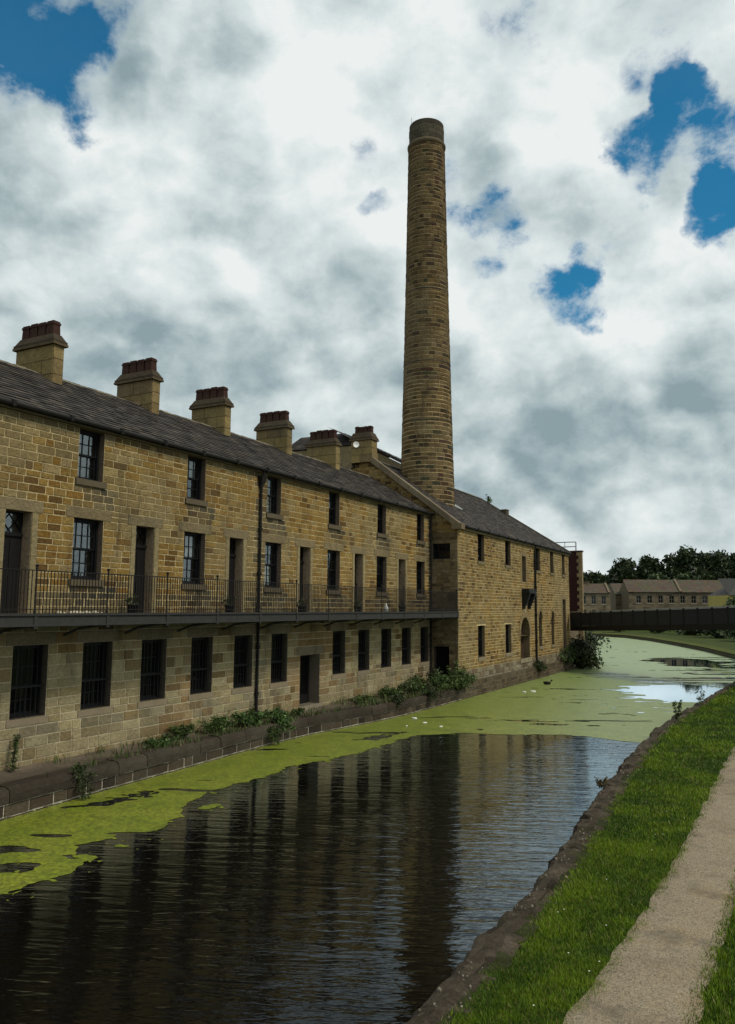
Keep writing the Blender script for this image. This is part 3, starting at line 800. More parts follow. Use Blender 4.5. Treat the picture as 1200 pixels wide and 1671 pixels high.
for k in range(0, 9): y = c + (e - c - .06) * k / 8; d.mbox(mpB, a + .06, b - .06, y, y + .05, -.375, -.31)
o = d.build('slot_window', M['paint_black'], mill)
gl = MB(); gl.face([mpB(a, c, -.35), mpB(b, c, -.35), mpB(b, e, -.35), mpB(a, e, -.35)]); gl.build('pane', M['glass_dark'], o)
s = MB(); s.mbox(mpB, a - .1, b + .1, c - .16, c - .002, -.2, .08, (.3, .26, .18)); s.build('sill', M['dressed'], o)
# hoist platform: plank shelf on curved brackets under the loading door
d = MB(); d.mbox(mpB, 11.25, 12.75, 5.70, 5.88, .03, .50); d.mbox(mpB, 11.2, 12.8, 5.58, 5.70, .03, .56)
for q in (11.4, 12.6):
    for k in range(5):
        r0 = .46 * (1 - k / 5.) ** .7
        d.mbox(mpB, q - .1, q + .1, 5.58 - .2 * (k + 1), 5.58 - .2 * k - .001, .02, .05 + r0)
d.build('hoist_platform', M['iron'], mill)

# roof: coping gable at the near end, hip at the far end
RISE = 13.02 - 8.95; RUN = 5.70; thB = math.atan2(RISE, RUN); cB, sB = cos(thB), sin(thB); LB = hypot(RUN, RISE)
mpRB = lambda u, t, d: mpB(u, 8.95 + t * sB + d * cB, .15 - t * cB + d * sB)
mb = MB()
HIP = 19.0
limB = lambda t: (.12, SE + .2 - (SE + .2 - HIP) * t / LB)
slates(mb, mpRB, .12, SE + .2, LB, .235, .33, rng, lambda r: tuple(x * 1.12 for x in pal_slate(r)), limB)
mb.face([mpB(.1, 13.02, -5.55), mpB(HIP, 13.02, -5.55), mpB(SE + .2, 8.95, -11.25), mpB(.1, 8.95, -11.25)], (.06, .055, .05))
mb.face([mpB(SE + .2, 8.95, .15), mpB(SE + .2, 8.95, -11.25), mpB(HIP, 13.02, -5.55)], (.06, .055, .05))
rf = mb.build('roof', M['slate'], mill)
mb = MB(); s = .2
while s < HIP:
    e = min(s + .46, HIP); c = rng.choice([(.085, .072, .055), (.07, .06, .05), (.10, .085, .06)])
    for q in (1, -1):
        A = [mpB(s, 13.07, -5.55), mpB(s, 12.95, -5.55 + q * .2), mpB(e - .01, 12.95, -5.55 + q * .2), mpB(e - .01, 13.07, -5.55)]
        Bv = [mpB(s, 13.11, -5.55), mpB(s, 12.985, -5.55 + q * .2), mpB(e - .01, 12.985, -5.55 + q * .2), mpB(e - .01, 13.11, -5.55)]
        mb.hexa(A + Bv, c)
    s += .46
n = 16; A0, A1 = Vector(mpB(HIP, 13.04, -5.55)), Vector(mpB(SE + .2, 8.99, .15))
for k in range(n):
    a = A0.lerp(A1, k / n); b = A0.lerp(A1, (k + .97) / n); mb.tube([a, b], .085, 6, (.075, .065, .05))
mb.build('ridge_tiles', M['dressed'], rf)
# little vents and stump on the ridge
mb = MB(); p = mpB(20.4, 0, -3.95); mb.box(p[0] - .2, p[0] + .2, p[1] - .3, p[1] + .3, 11.4, 12.16, (.09, .07, .05)); mb.box(p[0] - .23, p[0] + .23, p[1] - .34, p[1] + .34, 12.16, 12.22, (.11, .085, .06))
mb.build('roof_stump', M['stone'], mill)
# coping along the gable
mb = MB(); n = 9
cz = lambda x: 9.22 + .757 * (1.48 - x)
for k in range(n):
    xa = 1.72 - (1.72 + 3.55) * k / n; xb = 1.72 - (1.72 + 3.55) * (k + 1) / n + .012
    col = rng.choice([(.17, .135, .085), (.14, .11, .07), (.19, .155, .10)])
    P = []
    for dz in (-.36, 0):
        for (x, yy) in ((xa, 38.70), (xa, 39.12), (xb, 39.12), (xb, 38.70)): P.append((x, yy, cz(x) + dz))
    mb.hexa(P, col)
mb.box(1.30, 1.86, 38.66, 39.16, 8.72, 9.02, (.16, .12, .07))
mb.build('gable_coping', M['dressed'], mill)
mb = MB()
for k in range(n):
    col = rng.choice([(.17, .135, .085), (.14, .11, .07)])
    xa, xb = -9.5 + (9.5 - 4.75) * k / n, -9.5 + (9.5 - 4.75) * (k + 1) / n - .012
    P = []
    for dz in (-.36, 0):
        for (x, yy) in ((xa, 38.70), (xa, 39.12), (xb, 39.12), (xb, 38.70)): P.append((x, yy, cz(-8.0 - x) + dz))
    mb.hexa(P, col)
mb.build('gable_coping', M['dressed'], mill)
mb = MB()
mb.face([mpB(.1, 8.99, .17), mpB(.1, 8.99, .0), mpE(.3, 10.0, .012), mpE(.28, 9.86, .018), mpE(1.35, 8.98, .018)], (.2, .2, .19))
mb.build('lead_flashing', M['lead'], mill)
# stone eaves course, gutter, pipe
mb = MB(); s = -.25
while s < SE:
    e = min(s + 1.5, SE + .05); mb.mbox(mpB, s + .004, e - .004, EB - .16, EB - .005, -.02, .13, (.15, .115, .065)); s += 1.5
mb.build('eaves_cornice', M['dressed'], mill)
mb = MB(); mb.tube([mpB(-.1, EB + .02, .19), mpB(SE + .2, EB + .02, .19)], .07, 8)
s = .8
while s < SE: mb.mbox(mpB, s - .05, s + .05, EB - .06, EB + .095, .105, .275); s += 1.8
mb.build('gutter', M['gutter'], mill)
pj = [mpB(14.2, z, .1) for z in (7.8, 6.0, 4.2, 2.4)]
downpipe(mill, [mpB(14.2, EB, .19), mpB(14.2, EB - .3, .1), mpB(14.2, .6, .1)], .07, pj)
# gable chimney and its dish
chimney_stack(mill, -4.80, -3.50, 38.72, 39.4, 12.7, 13.96, 4, rng, .42, .42)
dd = MB(); n = 20; c0 = Vector((-4.36, 38.50, 13.70)); ax = Vector((.62, -.77, .1)).normalized(); e1 = ax.orthogonal().normalized(); e2 = ax.cross(e1)
prof = [(0, -.045), (.07, -.035), (.13, -.012), (.17, .012), (.172, .018), (.165, .018), (.12, -.004), (.06, -.022), (0.001, -.03)]
k0 = len(dd.v)
for (r, h) in prof:
    for j in range(n): dd.v.append(tuple(c0 + ax * h + (e1 * cos(2 * pi * j / n) + e2 * sin(2 * pi * j / n)) * r))
for i in range(len(prof) - 1):
    for j in range(n): dd.f.append((k0 + i * n + j, k0 + i * n + (j + 1) % n, k0 + (i + 1) * n + (j + 1) % n, k0 + (i + 1) * n + j)); dd.m.append(0); dd.c.append((.8, .8, .8))
dd.tube([c0 - ax * .04, (-4.3, 38.71, 13.62)], .02, 6); dd.tube([c0 - e2 * .15, c0 + ax * .16 - e2 * .02], .008, 5)
o = dd.build('satellite_dish', M['white'], None, True); tag(o, 'small round white satellite dish fixed to the gable chimney stack', 'satellite dish'); recentre(o, (-4.36, 38.6, 13.70))

# ================================================================== MILL CHIMNEY (the tall round one)
rng = random.Random(5)
CX, CY = -2.10, 43.25; ZT = 34.73; ZB = 6.0
shaft = thing('mill_chimney', 'tall tapering round stone mill chimney rising through the slate roof', 'chimney', (CX, CY, ZB))
def rad(z): 
    t = (z - 11.2) / (33.7 - 11.2); return 1.60 + (1.115 - 1.60) * t - .05 * sin(pi * min(max(t, 0), 1)) * .5
R0 = 1.5
def mpC(u, w_, d): a = u / R0; r = rad(w_) + d; return (CX + r * cos(a), CY + r * sin(a), w_)
bands = [15.6, 19.2, 23.7]
mb = MB(); z = ZB
C0 = 2 * pi * R0
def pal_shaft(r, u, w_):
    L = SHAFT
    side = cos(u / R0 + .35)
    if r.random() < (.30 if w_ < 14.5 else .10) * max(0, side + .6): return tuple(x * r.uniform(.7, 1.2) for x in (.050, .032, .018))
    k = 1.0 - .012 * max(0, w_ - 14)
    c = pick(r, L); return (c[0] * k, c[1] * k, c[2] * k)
rows = make_rows(ZB, 33.23, [], .255, rng, .13)
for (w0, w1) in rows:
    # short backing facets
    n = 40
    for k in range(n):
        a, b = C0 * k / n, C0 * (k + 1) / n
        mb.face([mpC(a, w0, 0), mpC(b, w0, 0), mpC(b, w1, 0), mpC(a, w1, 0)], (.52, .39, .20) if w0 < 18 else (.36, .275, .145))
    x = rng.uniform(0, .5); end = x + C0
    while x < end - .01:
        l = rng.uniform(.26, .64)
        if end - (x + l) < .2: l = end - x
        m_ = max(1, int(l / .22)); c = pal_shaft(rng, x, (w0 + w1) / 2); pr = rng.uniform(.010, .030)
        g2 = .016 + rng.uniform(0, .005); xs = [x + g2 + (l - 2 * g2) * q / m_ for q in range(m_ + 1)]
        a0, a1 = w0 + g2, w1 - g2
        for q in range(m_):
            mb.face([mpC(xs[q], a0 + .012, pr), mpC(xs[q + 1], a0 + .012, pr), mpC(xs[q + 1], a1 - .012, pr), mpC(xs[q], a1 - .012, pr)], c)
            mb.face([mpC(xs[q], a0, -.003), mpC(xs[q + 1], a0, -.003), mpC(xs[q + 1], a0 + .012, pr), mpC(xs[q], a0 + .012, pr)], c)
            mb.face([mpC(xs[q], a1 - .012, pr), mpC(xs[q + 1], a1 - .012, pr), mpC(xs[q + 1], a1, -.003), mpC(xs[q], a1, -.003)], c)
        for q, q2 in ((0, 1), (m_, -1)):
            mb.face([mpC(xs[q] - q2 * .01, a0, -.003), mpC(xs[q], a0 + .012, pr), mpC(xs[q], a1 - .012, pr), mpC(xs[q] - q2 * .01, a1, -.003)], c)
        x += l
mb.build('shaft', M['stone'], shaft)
for b in bands:
    mb = MB(); r = rad(b) + .03; mb.lathe(CX, CY, [(r - .05, b - .022), (r + .004, b - .022), (r + .004, b + .018), (r - .05, b + .02)], 40, (.05, .04, .03)); mb.build('iron_band', M['iron_beam'], shaft)
mb = MB(); r = rad(33.23)
mb.lathe(CX, CY, [(r, 33.16), (r + .05, 33.20), (r + .08, 33.30), (r + .08, 33.38), (r + .02, 33.46), (r - .06, 33.48)], 48, (.11, .085, .05))
mb.build('moulding', M['dressed'], shaft, True)
mb = MB(); cr = 1.10
for (w0, w1) in make_rows(33.48, 34.73, [], .3, rng, .1):
    x = rng.uniform(0, .4); end = x + 2 * pi
    while x < end - .01:
        l = min(rng.uniform(.35, .6), end - x); k = rng.uniform(.6, 1.2); c = (.075 * k, .065 * k, .045 * k); m_ = 3; pr = cr + rng.uniform(-.012, .014) - (.03 if w1 > 34.63 else 0)
        for q in range(m_):
            a, b = x + .006 + (l - .012) * q / m_, x + .006 + (l - .012) * (q + 1) / m_
            mb.face([(CX + pr * cos(a), CY + pr * sin(a), w0 + .006), (CX + pr * cos(b), CY + pr * sin(b), w0 + .006), (CX + pr * cos(b), CY + pr * sin(b), w1 - .006), (CX + pr * cos(a), CY + pr * sin(a), w1 - .006)], c)
        x += l
mb.lathe(CX, CY, [(cr - .02, 33.38), (cr - .02, 34.73), (cr - .30, 34.75), (cr - .32, 32.58)], 48, (.05, .042, .03))
mb.build('cap', M['stone'], shaft)
mb = MB(); mb.tube([(CX - .8, CY - .5, 34.48), (CX - .8, CY - .5, 35.38)], .012, 4); mb.build('lightning_rod', M['iron'], shaft)
mb = MB(); p = mpRB(5.45, 2.75, .03); q = mpRB(5.3, 3.55, .03); r_ = mpRB(6.25, 2.65, .03)
mb.face([mpRB(4.3, 3.2, .05), mpRB(5.6, 2.55, .05), mpRB(6.2, 2.75, .05), mpRB(5.7, 3.2, .09)], (.4, .4, .4))
mb.build('lead_flashing', M['lead'], shaft)

# ================================================================== BUILDING BEHIND AND STAIR TOWER
rng = random.Random(31)
rb = thing('rear_building', 'slate roofed stone building standing behind the terrace chimneys', 'building', (-12, 51, .3))
mb = MB()
for mp, a, b in ((lambda u, w_, d: (u, 48.7 - d, w_), -16.1, -9.5), (lambda u, w_, d: (-16.1 - d, 54 - u, w_), 0.01, 5.3)):
    masonry(mb, mp, a, b, make_rows(12.0, 16.05, [], .3, rng), [], rng, P_of([(3, (.24, .19, .10)), (1, (.2, .15, .08))]), .4, .9, (.3, .25, .15), .02, .008, .008, limit=(lambda wm, p_, q_: (p_, min(q_, -4.6 - max(0, wm - 13.35) / .529))) if b < 0 else None)
mb.box(-16.0, -7.6, 48.8, 53.9, .3, 12.0, (.2, .16, .1))
mb.face([(-9.52, 48.70, 12.0), (-4.6, 48.70, 12.0), (-4.6, 48.70, 13.44), (-9.52, 48.70, 16.04)], (.2, .155, .085))
mb.box(-15.9, -7.62, 48.9, 53.85, 12.0, 14.75, (.2, .16, .1))
mb.box(-16.0, -10.2, 48.95, 53.8, 12.01, 16.0, (.2, .16, .1))
mb.build('wall', M['stone'], rb)
mb = MB(); R_A = (-16.3, 51.2, 13.05); R_B = (-12.4, 51.2, 17.65)
th2 = math.atan2(1.55, 2.6)
mpq = lambda u, t, d: (u, 48.6 + t * cos(th2) - d * sin(th2), 16.10 + t * sin(th2) + d * cos(th2))
slates(mb, mpq, -16.3, -9.5, hypot(1.55, 2.6), .24, .34, rng, lambda r: tuple(x * .75 for x in pal_slate(r)), lambda t: (-16.3, -9.5 - 2.9 * t / 3.03))
th3 = math.atan2(2.75, 5.2); 
mpr = lambda u, t, d: (-4.5 - t * cos(th3) + d * sin(th3), u, 13.47 + t * sin(th3) + d * cos(th3))
slates(mb, mpr, 48.6, 54.2, 8.94, .24, .34, rng, pal_slate, lambda t: (48.6 + max(0, t - 5.66) * .793, 54.0 - max(0, t - 5.66) * .85))
mb.face([(-16.3, 48.6, 16.05), (-16.3, 51.2, 17.65), (-16.3, 54, 16.05)], (.2, .16, .1))
mb.face([(-16.3, 54, 16.05), (-16.3, 51.2, 17.67), (-12.4, 51.2, 17.63), (-9.5, 54, 16.05)], (.06, .05, .05))
mb.build('roof', M['slate'], rb)

tw = thing('stair_tower', 'dark red flat topped tower with sandstone quoins and roof railing beyond the mill', 'tower', (0, 68.5, .3))
mb = MB(); mb.box(-3.6, 1.10, 68.3, 68.75, .3, 9.42, (.040, .014, .012)); mb.build('wall', mat_col('dark_red_brick', .9, (1., .2), (14., .35), (30., .5, .01), .2), tw)
mb = MB(); z = .4; i = 0
while z < 9.35:
    L = .40 if i % 2 else .24; k = rng.uniform(.8, 1.1)
    mb.box(1.10 - L, 1.14, 68.26, 68.30 + (.12 if i % 2 else .22), z, z + .29, (.24 * k, .17 * k, .09 * k)); z += .30; i += 1
mb.box(0.9, 1.125, 68.55, 68.73, .3, 9.41, (.22, .165, .09)); mb.build('quoins', M['dressed'], tw)
mb = MB(); mb.box(-3.66, 1.18, 68.24, 68.82, 9.42, 9.54, (.05, .03, .028)); mb.build('roof_slab', M['dressed'], tw)
mb = MB()
for (x, y) in ((-2.2, 68.4), (-1.3, 68.4), (-.3, 68.4), (.6, 68.4), (.6, 68.70), (-1.3, 68.70)): mb.tube([(x, y, 9.52), (x, y, 10.3)], .025, 5)
for zz in (9.9, 10.3): mb.tube([(-2.2, 68.4, zz), (.6, 68.4, zz), (.6, 68.70, zz), (-2.2, 68.70, zz)], .025, 5)
mb.build('roof_railing', mat_plain('galvanised_rail', (.12, .13, .13), .5, .4, .3), tw)

# ================================================================== SETTING: GROUND, WATER, PATH
def interp(L, y):
    for (xa, ya), (xb, yb) in zip(L[:-1], L[1:]):
        if ya <= y <= yb: return xa + (xb - xa) * (y - ya) / (yb - ya)
    return L[0][0] if y < L[0][1] else L[-1][0]
BANK_R = [(13.15, -40), (13.08, 9), (13.06, 13), (12.84, 16.6), (12.52, 21), (12.3, 26.3), (12.2, 31), (12.35, 35.5), (12.8, 43), (13.45, 54), (13.3, 68), (11.7, 83), (7.8, 96.4), (2.9, 110), (-2., 122.5), (-7.3, 132.7), (-12, 137), (-30, 143), (-90, 150)]
BANK_L = [(1., -40), (1., 40), (1.3, 62), (.3, 70), (-.8, 81), (-5, 95), (-14, 108), (-32, 120), (-90, 134)]
mb = MB()
def ngon(mb, pts, z, col):
    tri = tessellate_polygon([[Vector((x, y, 0)) for x, y in pts]])
    i = len(mb.v); mb.v += [(x, y, z(x, y) if callable(z) else z) for x, y in pts]
    for t in tri: mb.f.append(tuple(i + k for k in t)); mb.m.append(0); mb.c.append(col)
FAR = 1500
green = (.034, .056, .008)
ngon(mb, BANK_L + [(-FAR, 134), (-FAR, -FAR), (1., -FAR)], .28, (.09, .08, .05))
ngon(mb, [(x + .5, y) if y < 60 else (x, y) for x, y in BANK_R] + [(-FAR, 150), (-FAR, FAR), (FAR, FAR), (FAR, -FAR), (13.15, -FAR)], .34, green)
for L, z in ((BANK_L, .28), ([(x + .35, y) if y < 60 else (x, y) for x, y in BANK_R], .34)):
    for a, b in zip(L[:-1], L[1:]): mb.face([(a[0], a[1], z), (b[0], b[1], z), (b[0], b[1], -.5), (a[0], a[1], -.5)], (.06, .05, .035))
m, t, p = material('ground_turf')
P = t.pos(); c = t.vmath('SCALE', t.attr('Col')); n = t.noise(P, 1.2, 6, .65); t.l.new(t.math('MULTIPLY_ADD', n, 1.2, .4), c.node.inputs['Scale'])
c = t.mix(t.maprange(t.noise(P, .5, 5, .6), .5, .7, 0, .5), c, (.075, .075, .022))
t.put(p.inputs['Base Color'], c); p.inputs['Roughness'].default_value = .95; p.inputs['Specular IOR Level'].default_value = .1
t.put(p.inputs['Normal'], t.bump(t.noise(P, 25, 5, .7), 1., .04))
o = mb.build('ground', m); tag(o, kind='structure')

# water
m, t, p = material('canal_water')
P = t.pos()
p.inputs['Base Color'].default_value = (.0045, .0035, .0022, 1); p.inputs['Roughness'].default_value = .6; p.inputs['Specular IOR Level'].default_value = 0.
ang = math.atan2(.471, .882)
def ripple(rot, sx, sy, sc, det, dist):
    v = t.mapping(P, rot=(0, 0, -rot)); v = t.mapping(v, scale=(sx, sy, 1))
    return t.noise(v, sc, det, .5, dist)
r1 = ripple(ang - .12, .17, 1.0, 4.6, 3, .25)
r2 = ripple(ang + .10, .20, 1.0, 9.5, 3, .25)
r3 = ripple(ang + .05, .5, 1.0, 1.1, 2, .3)
h = t.math('ADD', r1, t.math('MULTIPLY', r2, .30)); h = t.math('ADD', h, t.math('MULTIPLY', r3, .5))
sep = t.n.new('ShaderNodeSeparateXYZ'); t.l.new(P, sep.inputs[0])
lee = t.maprange(t.math('ADD', sep.outputs[0], t.math('MULTIPLY_ADD', t.noise(P, .35, 3, .5), 4.0, -2.0)), 3.0, 11.0, .7, 1.5)   # sheltered by the wall, rippled by the towpath
calm = t.maprange(sep.outputs[1], 29.0, 33, 1., .008)
gust = t.maprange(t.noise(t.mapping(P, scale=(.5, .25, 1)), .8, 3, .5), .35, .65, .55, 1.1)
nn = t.bump(h, t.math('MULTIPLY', t.math('MULTIPLY', lee, gust), calm), .019)
fr = t.n.new('ShaderNodeFresnel'); fr.inputs['IOR'].default_value = 1.33; t.l.new(nn, fr.inputs['Normal'])
gl = t.n.new('ShaderNodeBsdfGlossy'); gl.inputs['Color'].default_value = (.80, .92, 1.0, 1); gl.inputs['Roughness'].default_value = .03; t.l.new(nn, gl.inputs['Normal'])
mx = t.n.new('ShaderNodeMixShader'); t.l.new(t.math('MULTIPLY', t.math('SUBTRACT', fr.outputs[0], .055), 2.6, clamp=True), mx.inputs[0])
t.l.new(p.outputs[0], mx.inputs[1]); t.l.new(gl.outputs[0], mx.inputs[2])
t.l.new(mx.outputs[0], [x for x in t.n if x.type == 'OUTPUT_MATERIAL'][0].inputs[0])
mb = MB(); mb.face([(-95, -40, 0), (14.5, -40, 0), (14.5, 160, 0), (-95, 160, 0)])
o = mb.build('water', m); tag(o, kind='structure')

# duckweed: a floating mat cut by a noise field (marching squares)
def sdf_poly(X, Y, poly):
    d = np.full(X.shape, 1e9); inside = np.zeros(X.shape, bool); n = len(poly)
    for i in range(n):
        x0, y0 = poly[i]; x1, y1 = poly[(i + 1) % n]
        ex, ey = x1 - x0, y1 - y0; wx, wy = X - x0, Y - y0
        tt = np.clip((wx * ex + wy * ey) / (ex * ex + ey * ey + 1e-12), 0, 1)
        d = np.minimum(d, np.hypot(wx - ex * tt, wy - ey * tt))
        c = ((y0 > Y) != (y1 > Y)) & (X < (x1 - x0) * (Y - y0) / (y1 - y0 + 1e-12) + x0); inside ^= c
    return np.where(inside, d, -d)
nr = np.random.default_rng(4)
def vnoise(X, Y, s, seed):
    g = np.random.default_rng(seed).random((256, 256)); x, y = X * s, Y * s
    xi, yi = np.floor(x).astype(int), np.floor(y).astype(int); fx, fy = x - xi, y - yi
    fx, fy = fx * fx * (3 - 2 * fx), fy * fy * (3 - 2 * fy)
    a = g[xi % 256, yi % 256]; b = g[(xi + 1) % 256, yi % 256]; c = g[xi % 256, (yi + 1) % 256]; d = g[(xi + 1) % 256, (yi + 1) % 256]
    return (a * (1 - fx) + b * fx) * (1 - fy) + (c * (1 - fx) + d * fx) * fy - .5
def rot(X, Y, a): return X * cos(a) + Y * sin(a), -X * sin(a) + Y * cos(a)
MAT = [(.8, 2), (5.0, 2), (5.3, 5), (5.45, 9.1), (5.6, 10.2), (5.05, 11.9), (4.95, 13.6), (4.75, 14.3), (3.95, 15.2), (3.75, 16.6), (3.85, 18.3), (3.75, 20.2), (4.3, 22.2), (4.45, 24.5), (4.55, 27.2), (5.9, 28.6), (9.5, 30.1), (12.1, 29.7), (13.6, 29.5), (14.2, 160), (-95, 160), (-95, 60), (.8, 55)]
HOLES = [[(7.0, 50.2), (8.5, 51.9), (10.5, 53.2), (12.9, 52.5), (13.6, 49.5), (13.2, 45.), (11.3, 43.3), (9.9, 44.8), (8.5, 47.6)],
         [(3.6, 76.), (4.6, 78.2), (6.4, 82.), (9.4, 80), (12., 77), (11.8, 71), (10.2, 70.5), (8.0, 69.5), (6., 74)],
         [(2.9, 10.4), (3.4, 11.1), (4.1, 11.05), (3.9, 10.6), (3.4, 10.3)], [(3.9, 9.7), (4.4, 10.6), (4.85, 10.5), (4.9, 10.0), (4.4, 9.6)],
         [(4.45, 11.5), (4.55, 12.6), (4.9, 12.9), (5.3, 12.4), (5.3, 11.4), (4.9, 11.0)], [(3.2, 25.2), (3.4, 26.8), (3.9, 27.6), (4.05, 27.0), (3.6, 25.6)],
         [(1.9, 13.6), (2.4, 15.2), (2.55, 15.9), (2.7, 15.6), (2.4, 14.0)]]
ISL = [[(4.55, 14.9), (4.6, 15.5), (4.85, 15.55), (4.9, 15.0)]]
def field(X, Y):
    f = sdf_poly(X, Y, MAT); f = np.minimum(f, 1.5)
    A, B = rot(X, Y, ang)
    amp = np.clip((Y - 5) * .010, .16, .5)
    nz = vnoise(A * .5, B, 1.3, 1) * 1.2 + vnoise(A * .6, B, 3.3, 2) * .8 + vnoise(A, B, 8., 3) * .7 + vnoise(A, B, 17., 9) * .45
    f = f + nz * amp
    for H in HOLES:
        big = H[0][1] > 40
        hs = sdf_poly(X, Y, H) + (vnoise(A * .35, B, .9, 5) * 2.0 + vnoise(A * .3, B, 2.6, 6) * 1.1) * (.9 if big else .16) + (vnoise(A * .5, B, 6., 16)) * (.3 if big else .42)
        f = np.minimum(f, -hs)
    for H in ISL: f = np.maximum(f, sdf_poly(X, Y, H) + nz * .12)
    fl = vnoise(X, Y, 7., 31) + .7 * vnoise(X, Y, 15., 32)
    f = np.maximum(f, np.where(f > -1.3, fl - .40 + np.minimum(f, 0) * .28, f))
    # thin torn streaks
    st = vnoise(A * .16, B, 1.7, 7) + .6 * vnoise(A * .3, B, 5., 8)
    zone = 1.5 * np.clip((X - 6.5) / 4, 0, 1) * np.clip((Y - 39) / 6, 0, 1) * np.clip((95 - Y) / 20, 0, 1)
    f = np.minimum(f, .46 - .30 * zone - st)
    st2 = vnoise(A * .22, B, 2.6, 11) + .5 * vnoise(A * .4, B, 7., 12)
    f = np.minimum(f, np.where(Y > 29, .60, .62) - st2)
    return f
dv, df, dc = [], [], []
def march(x0, x1, y0, y1, sx, sy):
    xs = np.arange(x0, x1 + sx * .5, sx); ys = np.arange(y0, y1 + sy * .5, sy)
    X, Y = np.meshgrid(xs, ys, indexing='ij'); F = field(X, Y)
    for i in range(len(xs) - 1):
        Fi, Fj = F[i], F[i + 1]
        for j in range(len(ys) - 1):
            q = (Fi[j], Fj[j], Fj[j + 1], Fi[j + 1])
            if q[0] <= 0 and q[1] <= 0 and q[2] <= 0 and q[3] <= 0: continue
            c = ((xs[i], ys[j]), (xs[i + 1], ys[j]), (xs[i + 1], ys[j + 1]), (xs[i], ys[j + 1]))
            if q[0] > 0 and q[1] > 0 and q[2] > 0 and q[3] > 0: pts = c
            else:
                pts = []
                for k in range(4):
                    a, b = q[k], q[(k + 1) % 4]; ca, cb_ = c[k], c[(k + 1) % 4]
                    if a > 0: pts.append(ca)
                    if (a > 0) != (b > 0):
                        tt = a / (a - b); pts.append((ca[0] + (cb_[0] - ca[0]) * tt, ca[1] + (cb_[1] - ca[1]) * tt))
                if len(pts) < 3: continue
            k0 = len(dv); dv.extend((x, y, .006) for x, y in pts); df.append(tuple(range(k0, k0 + len(pts))))
march(.8, 6.6, 4.0, 28.0, .05, .05)
march(.8, 13.6, 28.0, 60.0, .12, .14)
march(-12., 13.6, 60.0, 140.0, .3, .4)
mb = MB(); mb.v, mb.f = dv, df; mb.m = [0] * len(df); mb.c = [(.1, .12, .01)] * len(df)
m, t, p = material('duckweed')
P = t.pos()
a = t.noise(P, 1.3, 5, .6); b = t.noise(P, 14., 6, .85); c = t.noise(P, 5., 5, .7)
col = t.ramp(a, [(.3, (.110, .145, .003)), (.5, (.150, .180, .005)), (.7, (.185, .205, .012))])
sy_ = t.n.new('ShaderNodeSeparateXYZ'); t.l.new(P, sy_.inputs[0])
col = t.mix(t.maprange(t.math('ADD', sy_.outputs[1], t.math('MULTIPLY_ADD', a, 20., -10.)), 28., 62., 0., .6), col, (.205, .285, .075))   # paler on the far reach: grazing sky sheen painted into the colour
k = t.math('MULTIPLY', t.math('MULTIPLY_ADD', b, 1.9, .05), t.math('MULTIPLY_ADD', c, 1.0, .5))
v = t.vmath('SCALE', col); t.l.new(k, v.node.inputs['Scale'])
vo = t.n.new('ShaderNodeTexVoronoi'); t.put(vo.inputs['Vector'], P); vo.inputs['Scale'].default_value = 20.
sc_ = t.n.new('ShaderNodeSeparateColor'); t.l.new(vo.outputs['Color'], sc_.inputs[0])
v2 = t.vmath('SCALE', v); t.l.new(t.math('MULTIPLY_ADD', sc_.outputs[0], .8, .62), v2.node.inputs['Scale']); v = v2
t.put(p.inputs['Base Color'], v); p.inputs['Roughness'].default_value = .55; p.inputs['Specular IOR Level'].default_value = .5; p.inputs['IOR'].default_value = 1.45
p.inputs['Coat Weight'].default_value = .8; p.inputs['Coat Roughness'].default_value = .38; p.inputs['Coat IOR'].default_value = 1.5; p.inputs['Sheen Weight'].default_value = .08; p.inputs['Sheen Roughness'].default_value = .2; p.inputs['Sheen Tint'].default_value = (.85, 1, .85, 1)
t.put(p.inputs['Normal'], t.bump(t.math('ADD', b, t.noise(P, 150., 2, .6)), .22, .004))
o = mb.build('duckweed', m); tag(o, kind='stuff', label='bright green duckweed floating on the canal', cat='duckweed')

# gravel towpath
def offset_r(y, off):
    """point at distance off from the right bank"""
    x0 = interp(BANK_R, y - .5); x1 = interp(BANK_R, y + .5); x = interp(BANK_R, y)
    nx, ny = 1.0, -(x1 - x0); l = hypot(nx, ny); return x + nx / l * off, y + ny / l * off
mb = MB()
ys = [y * 1.0 for y in range(-6, 70, 1)]
L0, R0_ = [], []
prng = random.Random(8)
PATH_L = [(14.5, -40), (14.63, 8.8), (14.77, 10.7), (14.91, 13.9), (14.96, 16.6), (14.98, 19.8), (15.0, 23.7), (15.06, 28.7), (15.2, 36), (15.5, 45), (15.9, 55), (15.6, 68), (14.6, 78)]
PATH_R = [(15.8, -40), (15.88, 9.5), (15.92, 10.8), (15.97, 12.5), (16.05, 15), (16.1, 20), (16.15, 28), (16.3, 36), (16.6, 45), (17.1, 55), (16.8, 68), (15.8, 78)]
y = -6.
prev = None
while y < 78:
    a = interp(PATH_L, y) + mnoise.noise(Vector((y * 1.7, 0, 0))) * .07 + mnoise.noise(Vector((y * 6, 2, 0))) * .03
    b = interp(PATH_R, y) + mnoise.noise(Vector((y * 1.7, 5, 0))) * .07 + mnoise.noise(Vector((y * 6, 9, 0))) * .03
    row = [(a + (b - a) * k / 6, y, .355 + .025 * (1 - ((k - 3) / 3.) ** 2)) for k in range(7)]
    if prev:
        for k in range(6): mb.face([prev[k], prev[k + 1], row[k + 1], row[k]])
    prev = row; y += .2 if y < 40 else .5
far_path = [(14.4, 78.5), (12.3, 90), (8.6, 103), (4., 117), (-1.4, 130), (-8, 139)]
for (xa, ya), (xb, yb) in zip(far_path[:-1], far_path[1:]): mb.face([(xa, ya, .62), (xa + 1.1, ya, .62), (xb + 1.1, yb, .62), (xb, yb, .62)])
m, t, p = material('gravel_path')
P = t.pos()
